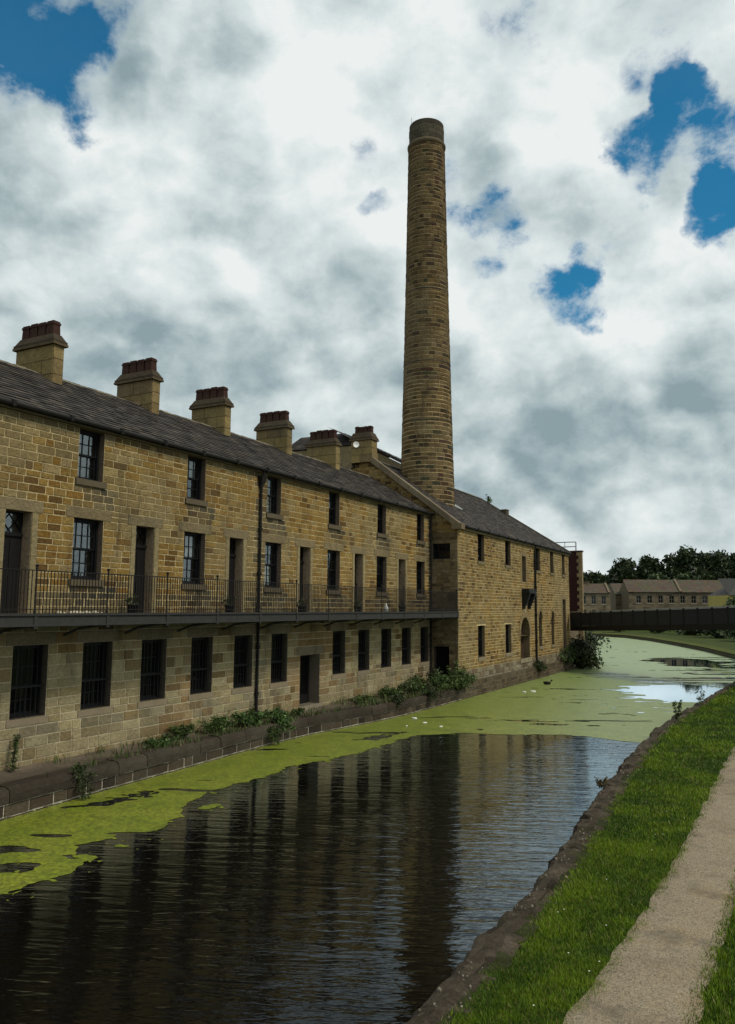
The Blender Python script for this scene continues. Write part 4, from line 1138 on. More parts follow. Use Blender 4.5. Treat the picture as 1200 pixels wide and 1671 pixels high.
g1 = t.noise(P, 75., 3, .7); g2 = t.noise(P, 28., 4, .65); g3 = t.noise(P, .9, 4, .6)
vor = t.n.new('ShaderNodeTexVoronoi'); t.put(vor.inputs['Vector'], P); vor.inputs['Scale'].default_value = 55.
c = t.ramp(g3, [(.3, (.225, .175, .112)), (.55, (.262, .210, .142)), (.75, (.255, .185, .105))])
k = t.math('MULTIPLY', t.math('MULTIPLY_ADD', g1, 1.7, .15), t.math('MULTIPLY_ADD', g2, 1.3, .35))
c = t.vmath('SCALE', c); t.l.new(k, c.node.inputs['Scale'])
sepc = t.n.new('ShaderNodeSeparateColor'); t.l.new(vor.outputs['Color'], sepc.inputs[0])
c = t.mix(t.maprange(sepc.outputs[0], .8, .95, 0, .5), c, (.36, .32, .25))
c = t.mix(t.maprange(sepc.outputs[1], .82, .95, 0, .5), c, (.05, .042, .035))
dk = t.maprange(t.noise(P, 1.6, 5, .65), .50, .72, 0, .6); c = t.mix(dk, c, (.095, .08, .062))
t.put(p.inputs['Base Color'], c); p.inputs['Roughness'].default_value = .9; p.inputs['Specular IOR Level'].default_value = .15
t.put(p.inputs['Normal'], t.bump(t.math('ADD', vor.outputs['Distance'], g1), .7, .012))
o = mb.build('path', m); tag(o, kind='structure')

# far grassy bank: raised, with a stone lip at the water; shadow painted into its colours
mb = MB()
FB = [(13.3, 66), (11.7, 83), (7.8, 96.4), (2.9, 110), (-2., 122.5), (-7.3, 132.7), (-12, 137), (-30, 143), (-90, 150)]
for (xa, ya), (xb, yb) in zip(FB[:-1], FB[1:]):
    dx, dy = xb - xa, yb - ya; l = hypot(dx, dy); nx, ny = dy / l, -dx / l
    q = [(0, -.3), (.05, .45), (.9, .60), (6., .72), (14, .5)]
    for (o0, z0), (o1, z1), cc in zip(q[:-1], q[1:], [(.022, .022, .010), (.075, .088, .020), (.045, .060, .014), (.04, .055, .014)]):
        mb.face([(xa + nx * o0, ya + ny * o0, z0), (xa + nx * o1, ya + ny * o1, z1), (xb + nx * o1, yb + ny * o1, z1), (xb + nx * o0, yb + ny * o0, z0)], cc)
o = mb.build('far_bank', bpy.data.materials['ground_turf']); tag(o, kind='structure')

# ================================================================== QUAY WALL (left) AND CANAL EDGING (right)
rng = random.Random(17)
QL = [(1.78, 3), (1.61, 12), (1.46, 14), (1.34, 16), (1.30, 18), (1.20, 19.7), (1.08, 22.5), (1.12, 25.2), (1.35, 27), (1.62, 29), (1.82, 31), (1.88, 36), (1.80, 39.2)]
qx = lambda y: sum(interp(QL, y + q) for q in (-.9, -.6, -.3, 0, .3, .6, .9)) / 7
quay = thing('quay_wall', 'low dark stone quay wall with pale mortar below the terrace', 'quay wall', (1.3, 3, -.3))
mpQ = lambda u, w_, d: (qx(u) + d, u, w_)
mb = MB()
masonry(mb, mpQ, 3, 39.1, [(-.32, .045), (.045, .31)], [], rng, P_of([(3, (.048, .036, .026)), (2, (.065, .048, .033)), (1, (.034, .026, .02)), (1, (.085, .066, .045))]), .38, .85, (.50, .46, .36), .034, .020, .010, rough_mortar=True)
mb.build('wall_face', M['stone'], quay)
mb = MB(); y = 3.
while y < 39.1:
    l = rng.uniform(.7, 1.4); e = min(y + l, 39.15); k = rng.uniform(.75, 1.2); c = (.046 * k, .036 * k, .027 * k); oz, ox = rng.uniform(-.02, .02), rng.uniform(-.02, .025)
    a, b = qx(y) + ox, qx(e) + ox
    dp = .46
    # rounded nose
    prof = [(-dp, .33), (-dp, .655 + oz), (-.10, .655 + oz), (0.03, .60 + oz), (.055, .50 + oz), (.05, .33)]
    for (d0, z0), (d1, z1) in zip(prof[:-1], prof[1:]):
        mb.face([(a + d0, y + .008, z0), (b + d0, e - .008, z0), (b + d1, e - .008, z1), (a + d1, y + .008, z1)], c)
    for yy, xx in ((y + .008, a), (e - .008, b)): mb.face([(xx + d, yy, z) for d, z in prof], c)
    y = e
mb.build('coping', M['stone'], quay)
mb = MB(); y = 3.
prev = None
while y <= 39.2:
    x1 = qx(y) - .40
    row = []
    for k in range(9):
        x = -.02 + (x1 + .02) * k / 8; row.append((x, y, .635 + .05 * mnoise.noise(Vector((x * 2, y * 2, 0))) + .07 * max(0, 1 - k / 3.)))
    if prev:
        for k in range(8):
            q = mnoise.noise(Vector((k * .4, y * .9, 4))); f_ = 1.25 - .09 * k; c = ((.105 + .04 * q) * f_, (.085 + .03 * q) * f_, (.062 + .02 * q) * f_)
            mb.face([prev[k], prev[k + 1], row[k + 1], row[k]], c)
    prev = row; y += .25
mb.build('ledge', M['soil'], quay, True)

edge = thing('canal_edging', 'worn brown stone edging along the grass verge of the towpath', 'canal edging', (13, 4, -.3))
mb = MB(); y = -4.; prev = None; notch = [11.6, 14.9, 17.3, 20.6, 25.0, 31.5]
while y < 62:
    N = lambda a, b, c_: mnoise.noise(Vector((y * a, b, c_)))
    step = .06 if y < 26 else .15
    nt_ = sum(.16 * math.exp(-((y - q) / .10) ** 2) for q in notch)
    base_x = interp(BANK_R, y) + .06 * N(.9, 1, 0) + .05 * N(3.1, 2, 0) + .03 * N(9, 3, 0) + nt_
    slab = .035 * math.copysign(1, sin(y * 1.9 + 2 * N(.5, 5, 0))) * (1 if N(.4, 8, 0) > -.1 else 0)
    wd = .50 + .14 * N(.8, 4, 0)
    row = []
    for j_, (o_, z_) in enumerate([(.02, -.35), (.0, .12), (.03, .25), (.10, .315), (wd * .35, .33), (wd * .6, .345), (wd * .85, .35), (wd + .12, .33)]):
        q1 = mnoise.noise(Vector((y * 2.6, o_ * 5, 7))); q2 = mnoise.noise(Vector((y * 8, o_ * 10, 2))); q3 = mnoise.noise(Vector((y * 17, o_ * 20, 4)))
        row.append((base_x + o_ + (.05 * q2 + .03 * q3 if j_ else 0), y, z_ + slab + (.05 * q1 + .035 * q2 + .02 * q3 if j_ > 1 else 0) - nt_ * .35))
    if prev:
        for j_ in range(7):
            q = mnoise.noise(Vector((y * 1.5, j_ * .8, 1))) + .6 * mnoise.noise(Vector((y * 6, j_ * 1.7, 3))); k = max(.4, 1 + .75 * q)
            c = (.060 * k, .047 * k, .033 * k)
            if j_ > 5 and q < .05: c = (.040 * k, .045 * k, .016 * k)
            mb.face([prev[j_], prev[j_ + 1], row[j_ + 1], row[j_]], c)
    prev = row; y += step
m, t, p = material('edging_stone')
P = t.pos(); a = t.noise(P, 2.2, 6, .65, .3); b = t.noise(P, 24., 6, .8)
k = t.math('MULTIPLY', t.math('MULTIPLY_ADD', a, 1.4, .3), t.math('MULTIPLY_ADD', b, 2.6, -.35))
c = t.vmath('SCALE', t.attr('Col')); t.l.new(k, c.node.inputs['Scale'])
c = t.mix(t.maprange(t.noise(P, 6.5, 5, .75), .60, .70, 0, .6), c, (.21, .185, .135))
c = t.mix(t.maprange(t.noise(P, 1.7, 5, .65), .56, .70, 0, .6), c, (.042, .045, .018))
t.put(p.inputs['Base Color'], c); p.inputs['Roughness'].default_value = .95; p.inputs['Specular IOR Level'].default_value = .12
t.put(p.inputs['Normal'], t.bump(t.math('ADD', b, t.noise(P, 9, 4, .6)), 1.0, .025))
mb.build('edging_stones', m, edge)

# ================================================================== GRASS VERGE (real blades)
def blades():
    nr = np.random.default_rng(77); V, C = [], []
    def strip(fL, fR, y0, y1, dens, hgt, wid):
        n = int((y1 - y0) * 1.6 * dens); y = nr.uniform(y0, y1, n); u = nr.random(n)
        xl = np.array([fL(q) for q in y]); xr = np.array([fR(q) for q in y])
        keep = nr.random(n) < (xr - xl) / 1.6
        y, u, xl, xr = y[keep], u[keep], xl[keep], xr[keep]
        x = xl + (xr - xl) * u
        edge_ = np.minimum(u, 1 - u) * (xr - xl)
        big = vnoise(x, y, 1.1, 21) + .6 * vnoise(x, y, 3.7, 22); mid = vnoise(x, y, 9., 23)
        keep = (big + mid + nr.random(len(x)) * 1.0) > -.28
        keep &= nr.random(len(x)) < np.clip(edge_ / .30 + .03, 0, 1)
        x, y, big, mid, edge_ = x[keep], y[keep], big[keep], mid[keep], edge_[keep]; n = len(x)
        h = hgt * (.7 + nr.random(n) * .7) * (1 + .7 * big + .5 * mid); h = np.clip(h, .015, .2)
        a = nr.random(n) * 2 * pi; l = nr.random(n) * .9 * h; b = nr.random(n) * 2 * pi; w_ = wid * (.6 + nr.random(n) * .8)
        z = np.full(n, .34)
        A = np.stack([x - np.cos(a) * w_, y - np.sin(a) * w_, z], 1); B = np.stack([x + np.cos(a) * w_, y + np.sin(a) * w_, z], 1)
        T = np.stack([x + np.cos(b) * l, y + np.sin(b) * l, z + h], 1)
        V.append(np.stack([A, B, T], 1).reshape(-1, 3))
        g = np.clip(.5 + big * 1.1 + mid * .5 + nr.normal(0, .22, n), 0, 1)[:, None]
        dry = (nr.random(n) < .10 + .12 * (edge_ < .15))[:, None]
        c = np.array([.024, .066, .002]) * (1 - g) + np.array([.140, .215, .008]) * g
        c = np.where(dry, np.array([.17, .145, .045]) * (.6 + .6 * nr.random((n, 1))), c)
        C.append(np.repeat(c, 3, 0))
    gl = lambda q: interp(BANK_R, q) + .44 + .10 * mnoise.noise(Vector((q * 1.3, 3, 3))) + .05 * mnoise.noise(Vector((q * 5, 1, 3)))
    gr = lambda q: interp(PATH_L, q) + .19 + .07 * mnoise.noise(Vector((q * 1.7, 0, 0))) + .05 * mnoise.noise(Vector((q * 6, 2, 0)))
    pl = lambda q: interp(PATH_R, q) - .19 + .07 * mnoise.noise(Vector((q * 1.7, 5, 0))) + .05 * mnoise.noise(Vector((q * 6, 9, 0)))
    pr_ = lambda q: interp(PATH_R, q) + 1.7
    strip(gl, gr, 6.5, 11, 6500, .040, .0045); strip(gl, gr, 11, 16, 4200, .045, .006); strip(gl, gr, 16, 25, 2200, .05, .009); strip(gl, gr, 25, 40, 1000, .06, .014); strip(gl, gr, 40, 62, 420, .08, .03)
    strip(pl, pr_, 7.5, 14, 3600, .065, .007); strip(pl, pr_, 14, 22, 1200, .07, .012)
    V = np.concatenate(V); C = np.concatenate(C); n = len(V) // 3
    me = bpy.data.meshes.new('grass'); me.vertices.add(len(V)); me.vertices.foreach_set('co', V.astype(np.float32).ravel())
    me.loops.add(len(V)); me.loops.foreach_set('vertex_index', np.arange(len(V), dtype=np.int32))
    me.polygons.add(n); me.polygons.foreach_set('loop_start', np.arange(0, 3 * n, 3, dtype=np.int32))
    me.update(calc_edges=True)
    ca = me.color_attributes.new('Col', 'FLOAT_COLOR', 'CORNER'); ca.data.foreach_set('color', np.concatenate([C, np.ones((len(C), 1))], 1).astype(np.float32).ravel())
    m, t, p = material('grass_blade'); t.put(p.inputs['Base Color'], t.attr('Col')); p.inputs['Roughness'].default_value = .6; p.inputs['Specular IOR Level'].default_value = .25
    me.materials.append(m)
    o = bpy.data.objects.new('grass', me); COL.objects.link(o); tag(o, kind='stuff', label='short green grass of the towpath verge', cat='grass')
blades()
def ledge_blades():
    r = random.Random(55); mb = MB()
    for k in range(5200):
        y = 12 + 27 * r.random(); e = qx(y)
        dens = mnoise.noise(Vector((y * .9, 3, 1))) + (.35 if y > 28.5 else (.15 if 17 < y < 26 else -.25))
        if dens + r.uniform(-.3, .3) < 0: continue
        x = r.choice([abs(r.gauss(.05, .16)), r.uniform(.05, e - .05), e - .05 - abs(r.gauss(0, .14))])
        h = r.uniform(.08, .30) * (1.2 if y > 29 else .9); a = r.random() * 2 * pi; l = h * r.uniform(.1, .8); w_ = r.uniform(.008, .018); z = .645
        c = r.choice([(.05, .085, .014), (.035, .06, .012), (.07, .10, .02), (.11, .095, .04)])
        mb.face([(x - w_ * sin(a), y + w_ * cos(a), z), (x + w_ * sin(a), y - w_ * cos(a), z), (x + l * cos(a), y + l * sin(a), z + h)], c)
    o = mb.build('ledge_grass', bpy.data.materials['grass_blade']); tag(o, kind='stuff', label='thin rough grass growing on the quay ledge below the terrace', cat='grass')
ledge_blades()
# daisies: loose white flower heads in the grass
mb = MB(); dr = random.Random(3)
for k in range(34):
    y = 7 + 22 * dr.random() ** 1.3; x = dr.uniform(interp(BANK_R, y) + .75, interp(PATH_L, y) - .05); z = .40 + dr.uniform(0, .03); r = .011
    mb.face([(x + r * cos(q * pi / 3), y + r * sin(q * pi / 3), z) for q in range(6)], (.7, .7, .62))
o = mb.build('daisies', mat_plain('daisy_petal', (.7, .7, .62), .7, .2, 0., .1)); tag(o, kind='stuff', label='tiny white daisies scattered in the verge grass', cat='daisies')
# stones of the worn edge
mb = MB(); dr = random.Random(9)
for k in range(420):
    y = 7 + 30 * dr.random() ** 1.2; x = interp(BANK_R, y) + dr.uniform(.10, .62); r = dr.uniform(.006, .022); z = .34; kk = dr.uniform(.5, 1.3)
    mb.lathe(x, y, [(r * .8, z - .02), (r, z + r * .3), (r * .6, z + r * .9), (.001, z + r)], 5, (.2 * kk, .175 * kk, .135 * kk))
o = mb.build('edge_gravel', M['dressed']); tag(o, kind='stuff', label='loose pale gravel and chips lying on the canal edging', cat='gravel')

# ================================================================== FOOTBRIDGE
rng = random.Random(41)
bl, br = Vector((1.72, 62.5, 0)), Vector((13.86, 51.75, 0))
bd = (br - bl).normalized(); bn = Vector((bd.y, -bd.x, 0))
if bn.y > 0: bn = -bn
def bz_top(s): return 4.39 + .0302 * s
def bz_bot(s): return 2.91 + .0345 * s
mpG = lambda s, w_, d: tuple(bl + bd * s + bn * d + Vector((0, 0, w_)))
bridge = thing('footbridge', 'dark panelled footbridge with pale handrail crossing the canal past the mill', 'footbridge', (7.8, 57.1, 0))
SB0, SB1 = -.25, 25.4
mb = MB()
def sbox(mb, s0, s1, z0f, z1f, d0, d1, col=(.5, .5, .5)):
    P = [mpG(s0, z0f(s0), d0), mpG(s1, z0f(s1), d0), mpG(s1, z0f(s1), d1), mpG(s0, z0f(s0), d1), mpG(s0, z1f(s0), d0), mpG(s1, z1f(s1), d0), mpG(s1, z1f(s1), d1), mpG(s0, z1f(s0), d1)]
    mb.hexa(P, col)
sbox(mb, SB0, SB1, lambda s: bz_bot(s) + .02, lambda s: bz_bot(s) + .3, -2.3, -.06)
mb.build('deck', M['iron_beam'], bridge)
for side, d in ((0, 0.), (1, -2.3)):
    mb = MB(); sbox(mb, SB0, SB1, bz_bot, lambda s: bz_bot(s) + .16, d - .06, d + .07); sbox(mb, SB0, SB1, lambda s: bz_bot(s) + .16, lambda s: bz_bot(s) + .36, d - .03, d + .03)
    mb.build('girder', M['iron'], bridge)
    sp = 1.22; n = int((SB1 - SB0) / sp)
    for k in range(n):
        s0 = SB0 + sp * k; s1 = s0 + sp
        mb = MB(); sbox(mb, s0 + .07, s1 - .07, lambda s: bz_bot(s) + .37, lambda s: bz_top(s) - .13, d - .015, d + .012); mb.build('parapet_panel', M['bridge_panel'] if 'bridge_panel' in M else M.setdefault('bridge_panel', mat_plain('bridge_panel', (.015, .017, .022), .6, .35, 0., .5, 4., .2)), bridge)
        mb = MB(); sbox(mb, s0 - .045, s0 + .045, lambda s: bz_bot(s) + .10, lambda s: bz_top(s) - .05, d - .04, d + .045); mb.build('bridge_post', M['iron'], bridge)
    mb = MB(); sbox(mb, SB0, SB1, lambda s: bz_top(s) - .055, bz_top, d - .09, d + .09); mb.build('handrail', M.setdefault('rail_grey', mat_plain('rail_grey', (.30, .30, .28), .6, .4, 0., .3, 3.)), bridge)
mb = MB(); mb.box(18.2, 22.5, 43.5, 48.0, .2, 3.5, (.16, .12, .08)); mb.box(-1.6, 1.25, 63.2, 66.0, -.4, 2.85, (.15, .115, .075)); mb.build('abutment', M['stone'], bridge)

# ================================================================== FAR HOUSES
AV, BV = Vector((.882, .471, 0)), Vector((-.471, .882, 0))
def house(name, label, cat, O, L, Dp, zb, ze, zr, wins, wallc, roofc, wallmat='stone_far', hip=(0, 0), stacks=(), coping=(), group=None, doorwin=True, axis=(AV, BV)):
    a, b = axis; O = Vector(O); h = thing(name, label, cat, (O.x, O.y, zb), group)
    mp = lambda u, w_, d: tuple(O + a * u - b * d + Vector((0, 0, w_)))
    mb = MB()
    P = lambda u, d, z: mp(u, z, -d)
    hr = random.Random(int(O.x * 10))
    ops = [(u, u + w_, z, z + hh) for (u, w_, z, hh) in wins]
    rows = make_rows(zb, ze, [o[2] for o in ops] + [o[3] for o in ops], .42, hr)
    masonry(mb, mp, 0, L, rows, ops, hr, P_of([(3, wallc), (2, tuple(x * .8 for x in wallc)), (1, tuple(x * 1.15 for x in wallc)), (.7, tuple(x * .55 for x in wallc))]), .5, 1.3, tuple(x * 1.15 for x in wallc), .03, .01, .01)
    for (u, w_, z, hh) in wins: reveal(mb, mp, u, u + w_, z, z + hh, .2, tuple(x * .7 for x in wallc))
    for q in ([P(L, 0, zb), P(L, Dp, zb), P(L, Dp, ze), P(L, 0, ze)], [P(0, Dp, zb), P(0, 0, zb), P(0, 0, ze), P(0, Dp, ze)], [P(L, Dp, zb), P(0, Dp, zb), P(0, Dp, ze), P(L, Dp, ze)]): mb.face(q, wallc)
    if not hip[0]: mb.face([P(0, 0, ze), P(0, Dp, ze), P(0, Dp / 2, zr - .05)], wallc)
    if not hip[1]: mb.face([P(L, 0, ze), P(L, Dp, ze), P(L, Dp / 2, zr - .05)], wallc)
    mb.build('wall', M[wallmat], h)
    mb = MB(); sl = hypot(Dp / 2 + .3, zr - ze); tt = math.atan2(zr - ze, Dp / 2 + .3)
    mpr = lambda u, t, d: mp(u, ze - .02 + t * sin(tt) + d * cos(tt), .3 - t * cos(tt) + d * sin(tt))
    slates(mb, mpr, 0, L, sl, .38, .6, hr, lambda r: tuple(x * r.uniform(.75, 1.2) for x in roofc), lambda t: (-.15 + hip[0] * t / sl, L + .15 - hip[1] * t / sl))
    mb.face([P(hip[0], Dp / 2, zr), P(L - hip[1], Dp / 2, zr), P(L, Dp + .3, ze), P(0, Dp + .3, ze)], roofc)
    for s_, u0 in ((0, 0), (1, L)):
        if hip[s_]: mb.face([P(u0, -.3, ze), P(u0, Dp + .3, ze), P(hip[0] if s_ == 0 else L - hip[1], Dp / 2, zr)], roofc)
    rf = mb.build('roof', M['slate_rough'], h)
    if coping:
        mb = MB()
        for u in coping:
            for k in range(5):
                t0, t1 = sl * k / 5, sl * (k + 1) / 5 - .03
                mb.hexa([mpr(u, t0, .02), mpr(u + .4, t0, .02), mpr(u + .4, t1, .02), mpr(u, t1, .02), mpr(u, t0, .3), mpr(u + .4, t0, .3), mpr(u + .4, t1, .3), mpr(u, t1, .3)], (.16, .13, .085))
        mb.build('coping', M['dressed'], h)
    for (u, w_, z, hh) in wins:
        f = MB(); f.mbox(mp, u, u + .08, z, z + hh, -.2, -.1); f.mbox(mp, u + w_ - .08, u + w_, z, z + hh, -.2, -.1); f.mbox(mp, u + .08, u + w_ - .08, z + hh - .08, z + hh, -.2, -.1); f.mbox(mp, u + .08, u + w_ - .08, z, z + .08, -.2, -.1)
        f.mbox(mp, u + w_ / 2 - .03, u + w_ / 2 + .03, z + .08, z + hh - .08, -.2, -.11); f.mbox(mp, u + .08, u + w_ - .08, z + hh * .5, z + hh * .5 + .06, -.2, -.115)
        o = f.build('window', M['far_frame'], h)
        g = MB(); g.face([mp(u, z, -.17), mp(u + w_, z, -.17), mp(u + w_, z + hh, -.17), mp(u, z + hh, -.17)]); g.build('pane', M['glass_dark'], o)
        s = MB(); s.mbox(mp, u - .15, u + w_ + .15, z - .18, z, -.1, .08, (.25, .21, .15)); s.build('sill', M['dressed'], o)
    for (u, dd, hgt) in stacks:
        s = MB(); q = Vector(P(u, dd, 0)); s.box(q.x - .45, q.x + .45, q.y - .4, q.y + .4, zr - 1.0, zr + hgt, (.13, .10, .065)); s.box(q.x - .55, q.x + .55, q.y - .5, q.y + .5, zr + hgt, zr + hgt + .15, (.1, .08, .05))
        so_ = s.build('chimney_stack', M['dressed'], h)
    return h
M['stone_far'] = mat_col('far_sandstone', .9, (.6, .3), (4., .35), (8., .5, .02), .2)
M['far_frame'] = mat_plain('far_window_frame', (.16, .15, .13), .6, .3)
M['render_yellow'] = mat_col('yellow_render', .9, (.5, .15), (4., .15), (8., .2, .01), .2)
wc = (.125, .100, .066); rc = (.085, .066, .044)
# long two storey terrace with a raised party coping
house('far_terrace', 'long low stone house row with brown slate roof under the dark trees', 'house row', (-14.4, 177, .35), 21.5, 6.0, .35, 7.85, 10.6,
      [(1.6 + 2.35 * k, 1.05, 5.5, 1.6) for k in range(7)] + [(1.6 + 2.35 * k, 1.05, 2.6, 1.6) for k in range(7)], wc, rc, coping=(10.8,))
house('far_gable_house', 'small stone house with gable end and stone chimney beside the tower', 'house', (-25.6, 169, .35), 9.2, 5.2, .35, 7.5, 9.6,
      [(1.0 + 2.1 * k, .95, 5.2, 1.7) for k in range(4)] + [(1.0 + 2.1 * k, .95, 2.2, 1.8) for k in range(4)], (.16, .13, .085), rc, stacks=((5.0, 2.6, .7),), coping=(8.7,))
house('yellow_house', 'yellow rendered house with dark hipped slate roof at the right', 'house', (6.3, 160.2, .35), 12, 9.0, .35, 6.85, 10.1,
      [(6.0, 1.2, 4.6, 1.4), (9.0, 1.2, 4.6, 1.4)], (.36, .30, .09), (.06, .054, .048), 'render_yellow', hip=(4.2, 4.2))
house('far_gable_house', 'narrow dark stone cottage end between the small house and the row', 'house', (-17.9, 181, .35), 3.4, 7.0, .35, 7.4, 9.9,
      [(1.1, .9, 4.8, 1.5)], (.13, .105, .07), rc)

# ================================================================== TREES, BUSHES AND WEEDS
def leaves(mb, cs, size, rng, cols, up=.3, elong=1.6):
    for (c, k) in cs:
        n = Vector((rng.gauss(0, 1), rng.gauss(0, 1), rng.gauss(0, 1) + up)).normalized(); a = n.orthogonal().normalized(); b = n.cross(a)
        t = rng.random() * 2 * pi; e1 = a * cos(t) + b * sin(t); e2 = n.cross(e1); s = size * rng.uniform(.6, 1.35)
        q = rng.choice(cols); j = k * rng.uniform(.7, 1.3); col = (q[0] * j, q[1] * j, q[2] * j)
        c = Vector(c)
        mb.face([c - e1 * s * elong * .5, c + e2 * s * .34 - e1 * s * .05, c + e1 * s * elong * .5, c - e2 * s * .34 - e1 * s * .05], col)
def tree(name, label, cat, x, y, zb, h, w_, seed, cols, leaf=.55, n=1700, group=None, trunk=.5):
    r = random.Random(seed); T = thing(name, label, cat, (x, y, zb), group)
    mb = MB(); top = Vector((x + r.uniform(-.05, .05) * h, y, zb + h * .8)); mid = Vector((x, y, zb + h * .35))
    mb.tube([(x, y, zb - .2), (x + r.uniform(-.2, .2), y, zb + h * .2), mid, top], [trunk * 1.2, trunk, trunk * .75, trunk * .15], 7)
    clumps = []
    nb = 40
    for k in range(nb):
        f = r.random(); zz = zb + h * (.22 + .74 * f); rr = w_ * .5 * (sin(pi * (.16 + .8 * f)) ** .7) * r.uniform(.35, 1.0); a = r.random() * 2 * pi
        c = Vector((x + rr * cos(a), y + rr * sin(a), zz)); clumps.append((c, w_ * r.uniform(.13, .23), r.uniform(.65, 1.3)))
        mb.tube([(x, y, zb + h * (.2 + .5 * f)), ((x + c.x) / 2, (y + c.y) / 2, (zb + h * (.2 + .5 * f) + zz) / 2 + .2), c], [trunk * .32, trunk * .2, .03], 5, cap=False)
    clumps.append((Vector((x, y, zb + h * .9)), w_ * .16, 1.1)); clumps.append((Vector((x, y, zb + h * .6)), w_ * .3, .8))
    mb.build('trunk', M['bark'], T)
    mb = MB(); cs = []
    for k in range(n):
        c, R, kk = r.choice(clumps); d = Vector((r.gauss(0, 1), r.gauss(0, 1), r.gauss(0, .8))).normalized() * R * r.random() ** .4
        cs.append((c + d, kk))
    leaves(mb, cs, leaf, r, cols); mb.build('crown', M['leaf'], T)
    return T
GD = [(.022, .036, .010), (.030, .046, .014), (.016, .028, .008), (.040, .055, .016)]
GM = [(.040, .062, .020), (.050, .075, .024), (.032, .050, .016)]
TREES = [(-30, 250, 16.5, 10, 'dark tree filling the gap behind the left shoulder tree', 0), (-14.5, 256, 20, 10, 'dark tree half hidden left of the highest crown', 0), (-6, 262, 21, 11, 'dark tree half hidden behind the highest crown', 0), (2.5, 262, 20.5, 11, 'dark tree in the second rank above the yellow roof', 0), (-47, 246, 14, 12, 'dark tree in the second rank above the small gable house', 0),(-52, 232, 13.2, 11, 'leftmost dark tree peeping over the small gable house', 0), (-43, 236, 13.6, 11, 'dark rounded tree above the small house chimney', 0), (-34, 234, 13.6, 11, 'low dark tree where the treeline dips', 0),
         (-26.5, 240, 18.0, 9.5, 'tall dark tree at the left shoulder of the wood', 0), (-19.5, 244, 19.0, 11, 'tall dark tree standing left of the highest crown', 0), (-10.5, 247, 21.2, 12, 'highest dark tree of the wood', 0),
         (-2, 252, 21.0, 12, 'tall dark tree right of the highest crown', 0), (6.5, 256, 20.5, 12, 'tall dark tree behind the yellow house roof', 0), (15, 258, 20.0, 12, 'rightmost tall dark tree', 0),
         (-15, 222, 13.2, 8, 'lighter green bushy tree in front of the dark wood', 1), (-8.5, 226, 13.6, 8, 'second lighter green tree above the long house row', 1), (-60, 230, 12.5, 12, 'dark tree mostly behind the stair tower', 0), (24, 255, 19, 13, 'dark tree beyond the right edge of the wood', 0)]
for i, (x, y, h, w_, lab, kind) in enumerate(TREES):
    q = 1.75 if not kind else 1.5
    x, y, h, w_ = 17 + (x - 17) * q, y * q, (h + .3 - CZ) * q + CZ - .3, w_ * q
    tree('broadleaf_tree', lab, 'tree', x, y, .3, h, w_, 100 + i, GM if kind else GD, 1.5 if not kind else 1.0, 3200, 'trees behind the far houses')
tree('garden_bush', 'dark green bush in front of the yellow house', 'bush', 7.8, 153, .3, 6.3, 4.6, 300, GD, .4, 1100, None, .12)

def shrub(name, label, cat, c, rx, ry, rz, n, leaf, seed, cols, group=None, droop=0.):
    """leafy mound with stems fanning from its base"""
    r = random.Random(seed); mb = MB(); c = Vector(c); cs = []
    if rz < 1.3: n = int(n * 2.2); leaf *= .72
    nst = max(6, int(n / 40))
    for k in range(nst):
        a = r.random() * 2 * pi; q = r.random() ** .5; tip = c + Vector((rx * q * cos(a), ry * q * sin(a), rz * r.uniform(.55, 1.05) * (1 - .4 * q * q) - droop * max(0, cos(a)) * q))
        m_ = c.lerp(tip, .55) + Vector((0, 0, rz * .15))
        mb.tube([c + Vector((rx * .12 * cos(a), ry * .12 * sin(a), -.05)), m_, tip], [.012, .009, .004] if rz < 1.5 else [.04, .025, .01], 4, (.045, .05, .02), cap=False)
        kk = r.uniform(.6, 1.3)
        for j in range(int(n / nst)):
            t = r.uniform(.2, 1.05); p = c.lerp(m_, t * 2) if t < .5 else m_.lerp(tip, t * 2 - 1)
            s = .16 * (rx + rz) / 2 * r.random() ** .5; p = p + Vector((r.gauss(0, s), r.gauss(0, s), r.gauss(0, s * .8)))
            cs.append((p, kk))
    leaves(mb, cs, leaf, r, cols, .7)
    o = mb.build(name, M['leaf']); tag(o, label, cat, group); recentre(o, c)
    return o
def spike(name, label, cat, c, h, n, seed, cols, spread=.12, leaf=.09, group=None):
    r = random.Random(seed); mb = MB(); c = Vector(c); cs = []
    for k in range(n):
        a = r.random() * 2 * pi; hh = h * r.uniform(.55, 1.0); tip = c + Vector((spread * cos(a) * h, spread * sin(a) * h, hh)); mb.tube([c, c.lerp(tip, .5) + Vector((0, 0, .03)), tip], [.008, .006, .003], 4, (.05, .055, .02), cap=False)
        for j in range(int(hh / leaf * 3.2)):
            t = r.uniform(.08, 1.0); p = c.lerp(tip, t); s = leaf * (1.1 - .7 * t); cs.append((p + Vector((r.gauss(0, s), r.gauss(0, s), r.gauss(0, s * .5))), r.uniform(.6, 1.3)))
    leaves(mb, cs, leaf, r, cols, .4, 2.4)
    o = mb.build(name, M['leaf']); tag(o, label, cat, group); recentre(o, c)
    return o
WG = [(.062, .100, .020), (.048, .080, .017), (.085, .120, .028), (.036, .058, .014)]
WB = [(.060, .110, .024), (.075, .130, .030), (.045, .085, .02), (.035, .06, .016)]
WD = [(.024, .036, .011), (.034, .048, .014), (.046, .058, .018)]
G = 'weeds growing along the quay ledge'
spike('weed', 'tall spindly dark weed against the wall at the left picture edge', 'weed', (.28, 13.32, .65), .95, 4, 1, WD + WG, .12, .045, G)
shrub('weed', 'dark straggly weed hanging down the face of the quay wall', 'weed', (1.52, 14.35, .58), .28, .42, .22, 330, .075, 2, WD, G, .75)
